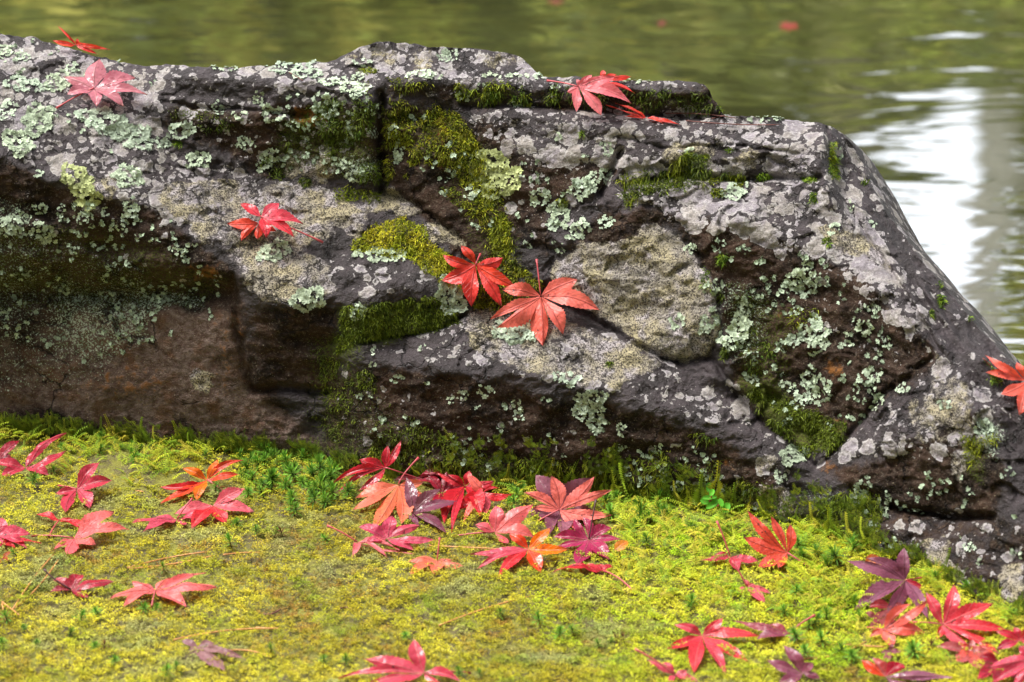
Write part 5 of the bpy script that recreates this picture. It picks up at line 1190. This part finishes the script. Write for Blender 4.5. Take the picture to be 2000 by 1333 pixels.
# feather moss: small pinnate sprays
def spray_template(npairs=9, L=1.0, wid=0.34, up=0.0):
    V, F, T = [], [], []
    for i in range(npairs):
        s = (i + 0.6) / npairs; wl = wid * math.sin(min(1, s * 1.5 + 0.25) * math.pi * 0.92) ** 0.8 * (1.15 - 0.5 * s)
        zb = 0.16 * math.sin(s * 2.2)
        for sg in (-1, 1):
            b = len(V)
            V += [(s * L, 0, zb), (s * L + 0.25 * wl + 0.02, sg * wl * 0.5, zb + 0.03 - 0.02 * sg), (s * L + 0.55 * wl, sg * wl, zb - 0.05), (s * L + 0.30 * wl + 0.075, sg * wl * 0.5, zb + 0.02)]
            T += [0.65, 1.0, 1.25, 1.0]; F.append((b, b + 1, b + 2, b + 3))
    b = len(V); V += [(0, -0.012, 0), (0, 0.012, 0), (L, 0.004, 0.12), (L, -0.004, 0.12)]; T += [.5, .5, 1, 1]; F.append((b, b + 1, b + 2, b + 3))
    return np.array(V), np.array(F), np.array(T)
sv, sf, st_ = spray_template()
ns = 3600
fx_ = -200 + 2400 * rng.random(ns * 3); c0 = interp(CONTACT, fx_); fy_ = c0 + 260 * rng.random(ns * 3) - 14
pr = np.clip(1 - (fy_ - c0) / np.where(fx_ > 1150, 210, 95), 0, 1) ** 0.8 * np.where((fx_ > 430) & (fx_ < 1000), 0.5, 1.0)
k_ = (rng.random(len(fx_)) < pr) & (fbm2(fx_ / 40, fy_ / 25, 430, 2) > -0.35) & ~foot_hit(fx_, fy_, (-6, 0, 10, 20, 30))
fx_, fy_ = fx_[k_][:ns], fy_[k_][:ns]; n = len(fx_); c0 = interp(CONTACT, fx_)
P = gpoint(fx_, fy_, 0.002 + 0.003 * rng.random(n))
ang = rng.random(n) * 6.28; el = 0.05 + 0.55 * rng.random(n)
xd = np.stack([np.cos(ang) * np.cos(el), np.sin(ang) * np.cos(el), np.sin(el)], -1)
yd = np.cross(np.array([0, 0, 1.0]), xd); yd /= np.linalg.norm(yd, axis=1, keepdims=True); zd = np.cross(xd, yd)
sc_ = 0.009 + 0.009 * rng.random(n)
Mx = np.stack([xd, yd, zd], -1) * sc_[:, None, None]
pal = np.array([(0.50, 0.54, 0.03), (0.38, 0.48, 0.02), (0.24, 0.38, 0.02), (0.54, 0.46, 0.04)])
cc = pal[(rng.random(n) * 4).astype(int)] * (0.65 + 0.5 * rng.random((n, 1))) 
V, F, C = stamp(sv, sf, Mx, P, cc, st_)
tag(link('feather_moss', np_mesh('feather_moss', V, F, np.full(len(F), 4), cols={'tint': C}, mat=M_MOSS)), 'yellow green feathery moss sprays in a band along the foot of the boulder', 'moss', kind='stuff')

# a low fringe of sprays climbing the foot of the stone
n = 3000
fx_ = rng.random(n) * 2000; c0 = interp(CONTACT, fx_); fy_ = c0 - (rng.random(n) ** 1.7) * np.where((fx_ > 850) & (fx_ < 1720), 95, 34)
k_ = (fbm2(fx_ / 34, fy_ / 50, 437, 2) > -0.12) & ~foot_hit(fx_, fy_, (0, 8, 16)); fx_, fy_ = fx_[k_], fy_[k_]; n = len(fx_)
P, nn = surf_frame(fx_, fy_, 5)
upv = np.array([0, 0, 1.0]) + rng.normal(size=(n, 3)) * [0.45, 0.1, 0.2] + nn * 0.30
upv /= np.linalg.norm(upv, axis=1, keepdims=True)
yd = np.cross(nn, upv); yd /= np.linalg.norm(yd, axis=1, keepdims=True); zd = np.cross(upv, yd)
Mx = np.stack([upv, yd, zd], -1) * (0.005 + 0.009 * rng.random(n))[:, None, None]
cc = np.array([(0.20, 0.30, 0.02), (0.32, 0.38, 0.025), (0.12, 0.18, 0.014)])[(rng.random(n) * 3).astype(int)] * (0.6 + 0.5 * rng.random((n, 1)))
V, F, C = stamp(sv, sf, Mx, P + nn * 0.001, cc, st_)
tag(link('climbing_moss', np_mesh('climbing_moss', V, F, np.full(len(F), 4), cols={'tint': C}, mat=M_MOSS), rk), kind='stuff')

# individually visible fronds
FR = [(57, 850, 24), (102, 853, 34), (128, 856, 34), (146, 852, 40), (200, 858, 40), (222, 858, 56), (262, 866, 44), (286, 862, 56), (302, 870, 34), (346, 876, 54), (374, 884, 34), (452, 888, 26), (612, 905, 26), (30, 856, 20), (176, 862, 26), (240, 862, 30),
      (1040, 950, 60), (1062, 948, 72), (1090, 950, 52), (1110, 955, 88), (1150, 962, 60), (1206, 975, 60), (1236, 985, 120), (1254, 985, 96), (1292, 985, 50), (1372, 985, 110), (1392, 975, 128), (1408, 990, 90), (1430, 1005, 60), (1462, 1010, 52), (1500, 1015, 40), (1180, 965, 46),
      (1596, 1040, 60), (1620, 1045, 74), (1642, 1055, 84), (1668, 1060, 70), (1690, 1062, 46), (1832, 1135, 58), (980, 950, 46), (960, 950, 36), (880, 940, 40), (845, 930, 34), (820, 930, 30), (905, 945, 26), (1325, 990, 44), (1345, 995, 40), (1552, 1030, 36)]
fv_, ff_, ft_ = spray_template(15, 1.0, 0.21)
FC = [(0.40, 0.46, 0.02), (0.26, 0.38, 0.02), (0.46, 0.44, 0.03)]
fr_me = [np_mesh('fern_moss_frond', fv_ * [1, 1, 1.0] + np.stack([fv_[:, 0] * 0, 0.12 * b_ * fv_[:, 0] ** 2, fv_[:, 0] * 0], -1), ff_, np.full(len(ff_), 4), cols={'tint': np.array(FC[k])[None] * ft_[:, None]}, mat=M_MOSS) for k, b_ in enumerate((1, -1.4, 0.4))]
from mathutils import Matrix
for i, (px, py, hp) in enumerate(FR):
    P, nn = surf_frame(np.array(px), np.array(py)); b = P + nn * 0.002
    hgt = (hp if hp < 50 else 50 + (hp - 50) * 0.35) * 0.00039 / 0.86
    r_ = np.random.default_rng(900 + i)
    u = np.array([0.22 * r_.normal(), 0, 1.0]) + nn * 0.12 + np.array([0, 0.12, 0]); u /= np.linalg.norm(u)
    nz = nn + r_.normal(size=3) * 0.35; y_ = np.cross(nz, u); y_ /= np.linalg.norm(y_); z_ = np.cross(u, y_)
    m = np.eye(4); m[:3, :3] = np.stack([u, y_, z_], -1) * hgt; m[:3, 3] = b
    o = link('fern_moss_frond', fr_me[i % 3]); o.matrix_world = Matrix(m.tolist())
    wh = 'below the brown left face' if px < 640 else 'behind the central leaf pile' if px < 1000 else 'behind the salmon star leaf' if px < 1200 else 'left of the tiny green plant' if px < 1372 else 'right beside the tiny green plant' if px < 1520 else 'behind the big purple leaf'
    tag(o, ('tall ' if hp > 80 else 'small ' if hp < 35 else '') + 'upright feathery moss frond ' + wh, 'moss frond', 'fern moss fronds along the foot of the boulder')

# star moss sprigs
def sprig_mesh(seed, cols, nl=34, stem=0.9):
    r = np.random.default_rng(seed); V, F, T = [], [], []
    for i in range(nl):
        s = i / nl; a = i * 2.4 + r.random() * .4; e = -0.15 + 1.5 * s ** 1.1 + 0.12 * r.normal(); z0 = stem * (0.55 + 0.45 * s); ln_ = 1.0 - 0.40 * s
        d = np.array([math.cos(a) * math.cos(e), math.sin(a) * math.cos(e), math.sin(e)]); sd = np.array([-math.sin(a), math.cos(a), 0]) * 0.055
        o = np.array([0, 0, z0]); b = len(V)
        V += [o - sd * .6, o + sd * .6, o + d * ln_ * .5 + sd, o + d * ln_ * .5 - sd, o + d * ln_ + [0, 0, -0.05]]
        c_ = np.array(cols[int(r.random() * len(cols))]); T += [c_ * .5, c_ * .5, c_, c_, c_ * 1.5]
        F += [(b, b + 1, b + 2), (b, b + 2, b + 3), (b + 3, b + 2, b + 4)]
    for k in range(5):
        a = k * 1.257; a2 = a + 1.257; b = len(V)
        V += [np.array([.05 * math.cos(a), .05 * math.sin(a), -0.3]), np.array([.05 * math.cos(a2), .05 * math.sin(a2), -0.3]), np.array([.04 * math.cos(a2), .04 * math.sin(a2), stem * .8]), np.array([.04 * math.cos(a), .04 * math.sin(a), stem * .8])]
        T += [np.array((0.07, 0.03, 0.012))] * 4; F += [(b, b + 1, b + 2), (b, b + 2, b + 3)]
    for k in range(12):   # withered brown leaves round the stem
        a = k * 2.1; z0 = stem * 0.6 * k / 12; b = len(V); d = np.array([math.cos(a), math.sin(a), .5])
        V += [np.array([0, 0, z0]), np.array([0, 0, z0]) + d * .25 + np.array([-math.sin(a), math.cos(a), 0]) * .05, np.array([0, 0, z0]) + d * .36]; T += [np.array((0.10, 0.045, 0.015))] * 3; F.append((b, b + 1, b + 2))
    return np_mesh('star_moss_sprig', np.array(V), np.array(F), np.full(len(F), 3), cols={'tint': np.array(T)}, mat=M_MOSS)
SP_ME = [sprig_mesh(1, [(0.10, 0.25, 0.02), (0.18, 0.36, 0.03)]), sprig_mesh(2, [(0.07, 0.17, 0.015), (0.15, 0.28, 0.02)], 28), sprig_mesh(3, [(0.13, 0.26, 0.02), (0.08, 0.20, 0.02)], 30), sprig_mesh(4, [(0.16, 0.05, 0.02), (0.10, 0.03, 0.015)], 16, 0.8)]
ST = [(350, 1045, 14, 0), (455, 1080, 14, 0), (38, 1096, 10, 2), (16, 1222, 11, 0), (50, 1232, 7, 2), (152, 1222, 13, 0), (195, 1208, 10, 0), (135, 1252, 10, 1), (136, 1246, 8, 3), (184, 1272, 9, 0), (205, 1276, 10, 3), (278, 1198, 10, 0), (302, 1202, 10, 0), (323, 1122, 9, 2), (445, 1036, 11, 0), (470, 1036, 10, 1), (500, 1046, 9, 2), (537, 1050, 8, 2), (221, 1300, 9, 0), (322, 1328, 11, 0), (345, 1318, 9, 2), (70, 1262, 7, 2), (85, 1288, 7, 3), (5, 1262, 8, 0),
      (553, 1054, 12, 3), (645, 1066, 11, 0), (632, 1302, 9, 2), (676, 1302, 9, 2), (568, 1224, 4, 3), (848, 1142, 9, 0), (792, 1252, 9, 0), (530, 1285, 9, 2), (1055, 1228, 12, 0), (1090, 1252, 12, 0), (1122, 1246, 10, 1), (978, 1212, 9, 1), (1172, 1272, 10, 1), (1220, 1262, 10, 3), (1190, 1268, 8, 1), (1205, 1257, 9, 3), (1265, 1072, 12, 1), (1350, 1192, 12, 0), (1340, 1200, 10, 1), (1535, 1212, 12, 0), (1582, 1232, 16, 1), (1560, 1258, 14, 0), (1555, 1166, 11, 0),
      (1250, 1026, 20, 1), (1278, 1012, 15, 1), (1295, 1018, 12, 0), (1345, 1040, 10, 1), (1395, 1060, 14, 1), (1560, 1078, 14, 0), (1640, 1018, 12, 0), (1602, 1100, 18, 1), (1640, 1104, 20, 1), (1665, 1078, 18, 1), (1690, 1080, 12, 0), (1580, 1240, 12, 0), (1614, 1222, 13, 1), (1575, 1290, 13, 0), (1608, 1270, 14, 0), (1641, 1286, 13, 1), (1668, 1292, 13, 0), (1790, 1290, 18, 0), (1680, 1222, 12, 0), (1815, 1276, 12, 3), (1865, 1150, 13, 0), (1830, 1145, 14, 1), (1890, 1160, 13, 0), (1935, 1190, 16, 1), (1968, 1212, 14, 0), (1900, 1320, 14, 0), (1660, 1190, 10, 0), (1710, 1240, 10, 1), (1360, 975, 10, 0), (1420, 1040, 11, 1), (1580, 1320, 10, 2), (940, 1330, 9, 2), (900, 1325, 9, 2)]
r_ = np.random.default_rng(77)
def band(n_, x0, x1, lo, hi, s0, s1):
    for _ in range(n_):
        x_ = x0 + (x1 - x0) * r_.random(); ST.append((x_, float(interp(CONTACT, x_)) + lo + (hi - lo) * r_.random(), s0 + (s1 - s0) * r_.random(), int(r_.random() * 3)))
band(62, 430, 690, 2, 70, 12, 20); band(16, 150, 430, 4, 60, 10, 15); band(12, 560, 640, 60, 130, 9, 14); band(22, 960, 1060, -10, 60, 12, 18); band(14, 1180, 1320, 5, 60, 12, 18); band(12, 1480, 1760, 15, 80, 12, 18); band(8, 640, 760, -50, 20, 12, 18); band(10, 0, 160, 30, 110, 8, 13); band(6, 380, 560, 60, 130, 9, 13); band(10, 860, 1000, 0, 60, 10, 14)
for i, (px, py, s_, k) in enumerate(ST):
    if foot_hit(np.array([float(px)]), np.array([float(py)]), (0, 10, 20)).any(): continue
    o = link('star_moss_sprig', SP_ME[k], loc=gpoint(np.array(float(px)), np.array(float(py)), 0.0008))
    sc = s_ * 0.00039 * (1.5 if py - float(interp(CONTACT, px)) < 80 else 1.75); o.scale = (sc, sc, sc * (1.0 + 0.3 * r_.random())); o.rotation_euler = (0.25 * r_.normal(), 0.25 * r_.normal(), r_.random() * 6.28)
    if k == 3: tag(o, 'withered reddish brown star moss sprig poking out of the low moss', 'moss sprig', 'withered star moss sprigs')
    else:
        rel = py - float(interp(CONTACT, px))
        where = ('by the boulder foot' if rel < 75 else 'on the open moss') + (' at the far left' if px < 250 else ' near the glowing orange leaf' if px < 500 else ' left of the central leaf pile' if px < 700 else ' at the central leaf pile' if px < 950 else ' near the salmon star leaf' if px < 1230 else ' near the tiny green plant' if px < 1480 else ' near the big purple leaf' if px < 1790 else ' in the right corner')
        tag(o, 'green star shaped moss sprig ' + where, 'moss sprig', 'star moss sprigs ' + where)

# ------------------------------------------------------------------ pine needles and twigs
def needle(p1, p2, bow, rad, mat, name, cat, label, group=None, lift=3):
    A = surf_point(np.array(float(p1[0])), np.array(float(p1[1])), lift / 1000); B = surf_point(np.array(float(p2[0])), np.array(float(p2[1])), (lift + 1) / 1000)
    mx, my = (p1[0] + p2[0]) / 2, (p1[1] + p2[1]) / 2 + bow
    Mi = surf_point(np.array(float(mx)), np.array(float(my)), lift / 1000); ctrl = 2 * Mi - (A + B) / 2
    pth = quad_bez(A, ctrl, B, 14)
    px, py, t = project(pth); t = np.minimum(t, surf_t(px, py) - lift / 1000); pth = point(px, py, t)
    rads = np.full(14, rad); rads[-1] = rad * 0.3; rads[0] = rad * 1.2
    o = link(name, tubes_mesh(name, [(pth - A, rads)], 6, mat), loc=A); tag(o, label, cat, group)
NG = 'dry pine needles on the moss'
ND = [((25, 1190), (106, 1082), -6, 'tan pine needle lying steeply at the left, crossing its twin'), ((30, 1188), (117, 1090), 8, 'tan pine needle twin lying right beside the steep one at the left'), ((4, 1176), (38, 1202), 0, 'short tan needle bit crossing the foot of the steep needles'), ((4, 1180), (11, 1212), 0, 'short pale needle bit at the left edge below the steep needles'),
      ((248, 1110), (408, 1078), -4, 'upper of two thin tan needles side by side on the left moss'), ((252, 1111), (424, 1084), 4, 'lower of two thin tan needles side by side on the left moss'), ((436, 1084), (512, 1080), -2, 'short reddish needle left of the moss sprig by the rock foot'),
      ((340, 1250), (545, 1228), -7, 'orange tan needle just above the shrivelled purplish leaf'), ((446, 1271), (530, 1284), -6, 'thin rusty needle just right of the shrivelled purplish leaf'), ((858, 1222), (1034, 1165), -4, 'thick orange tan needle on the open moss at the centre'),
      ((430, 950), (500, 956), 2, 'pale needle sticking out right of the glowing orange leaf'), ((446, 964), (572, 950), -6, 'yellowish needle running right from the glowing orange leaf to the rock foot'), ((838, 1066), (1005, 1074), 0, 'rusty needle lying level between the central pile and the flat salmon leaf'),
      ((232, 960), (281, 961), -2, 'short reddish needle right of the lone crimson leaf'), ((500, 1226), (545, 1228), 0, 'short tan needle end near the bottom left'), ((1588, 1288), (1694, 1252), 6, 'rusty needle lying just above the long purple leaf at the lower right'), ((1626, 1258), (1730, 1264), 0, 'orange needle under the salmon red leaf at the right'),
      ((1270, 1298), (1328, 1316), -4, 'dark tan needle beside the rose red leaf at the bottom'), ((1180, 988), (1218, 974), 0, 'short brown needle right of the big salmon star'), ((1560, 1290), (1600, 1282), 0, 'short orange needle beside the dusky purple leaf')]
for p1, p2, bow, lab in ND: needle(p1, p2, bow, 0.00058, M_NEED, 'pine_needle', 'pine needle', lab, NG, lift=6)
RN = [((1300, 222), (1440, 232), -4, 'thin reddish needle on the upper ledge under the stepped end of the top slab'), ((1390, 232), (1416, 226), 0, 'short reddish needle on the upper ledge'), ((1340, 236), (1525, 244), 3, 'long reddish needle trailing right along the upper ledge'), ((565, 142), (592, 158), 0, 'tiny reddish needle in the lichen along the top edge')]
for p1, p2, bow, lab in RN: needle(p1, p2, bow, 0.00045, M_TWIG, 'pine_needle', 'pine needle', lab, 'reddish needles on the boulder', lift=2)
TW = [((1338, 1150), (1436, 1168), 3, 'dark red twig lying level below the small rosy leaf'), ((1496, 1178), (1512, 1182), 0, 'dark twig end right of the small cupped leaf'), ((1298, 1180), (1340, 1212), -6, 'curved thin twig left of the dark red twig'), ((1160, 1120), (1236, 1156), -8, 'thin red twig curving away from the edge-on dark red leaf'), ((1450, 1180), (1462, 1196), 0, 'short dark twig stub below the small cupped leaf'),
      ((1262, 1290), (1332, 1330), -8, 'reddish twig beside the bottom rose red leaf'), ((1650, 1100), (1676, 1136), 6, 'brown withered strip left of the big purple leaf'), ((660, 1190), (690, 1192), -4, 'tiny rusty twig on the open moss'), ((515, 1200), (548, 1190), 4, 'short rusty twig on the open moss left of centre'), ((1560, 1224), (1596, 1200), 5, 'thin red twig right of the reddish purple leaf'), ((1920, 700), (1935, 716), 0, 'tiny pink twig by the leaf at the water')]
for p1, p2, bow, lab in TW: needle(p1, p2, bow, 0.0006, M_TWIG, 'twig', 'twig', lab, 'small twigs on the moss', lift=4)

# small green plant at the foot of the boulder
pb = surf_point(np.array(1388.0), np.array(1000.0)); root = bpy.data.objects.new('creeping_plant', None); COL.objects.link(root); root.location = pb
tag(root, 'tiny bright green plant with smooth round leaves at the foot of the boulder', 'plant')
for i, (x_, y_, l_, w_, a_) in enumerate([(1384, 952, 16, 9, 80), (1376, 980, 14, 11, 160), (1386, 972, 24, 8, 5), (1392, 985, 26, 11, 35), (1418, 992, 18, 13, 60), (1408, 982, 14, 9, 110), (1390, 962, 12, 9, 60)]):
    c = surf_point(np.array(float(x_)), np.array(float(y_)), 0.008 + 0.001 * i) ; a = math.radians(a_); n = np.array([0.1, -0.75, 0.65]); n /= np.linalg.norm(n)
    ex = np.array([1.0, 0, 0]); ex = ex - n * (ex @ n); ex /= np.linalg.norm(ex); ey = np.cross(n, ex); X_ = ex * math.cos(a) + ey * math.sin(a); Y_ = np.cross(n, X_)
    V = []
    for u in range(9):
        s = u / 8; w = math.sqrt(max(0, 1 - (2 * s - 1) ** 2)) * w_ * .00039 * .6
        for j in (-2, -1, 0, 1, 2): V.append(c - pb + X_ * (s - .5) * l_ * .00039 * 1.3 + Y_ * w * j / 2 + n * (abs(j) / 2 * w * .35))
    F = grid_faces(9, 5)
    lf = link('leaf', np_mesh('leaf', np.array(V), F, np.full(len(F), 4), cols={'tint': np.tile(np.array([[0.10, 0.36, 0.02]]) * (0.8 + .1 * i), (45, 1))}, mat=M_MOSS), root)
    link('stem', tubes_mesh('stem', [(quad_bez(c - pb, (c - pb) * .5 + [0, -.002, 0], np.zeros(3)), 0.0005)] if False else [(quad_bez(c - pb, (c - pb) * .5 + np.array([0, -.002, 0]), np.zeros(3), 6), 0.0004)], 5, M_STEM), root)
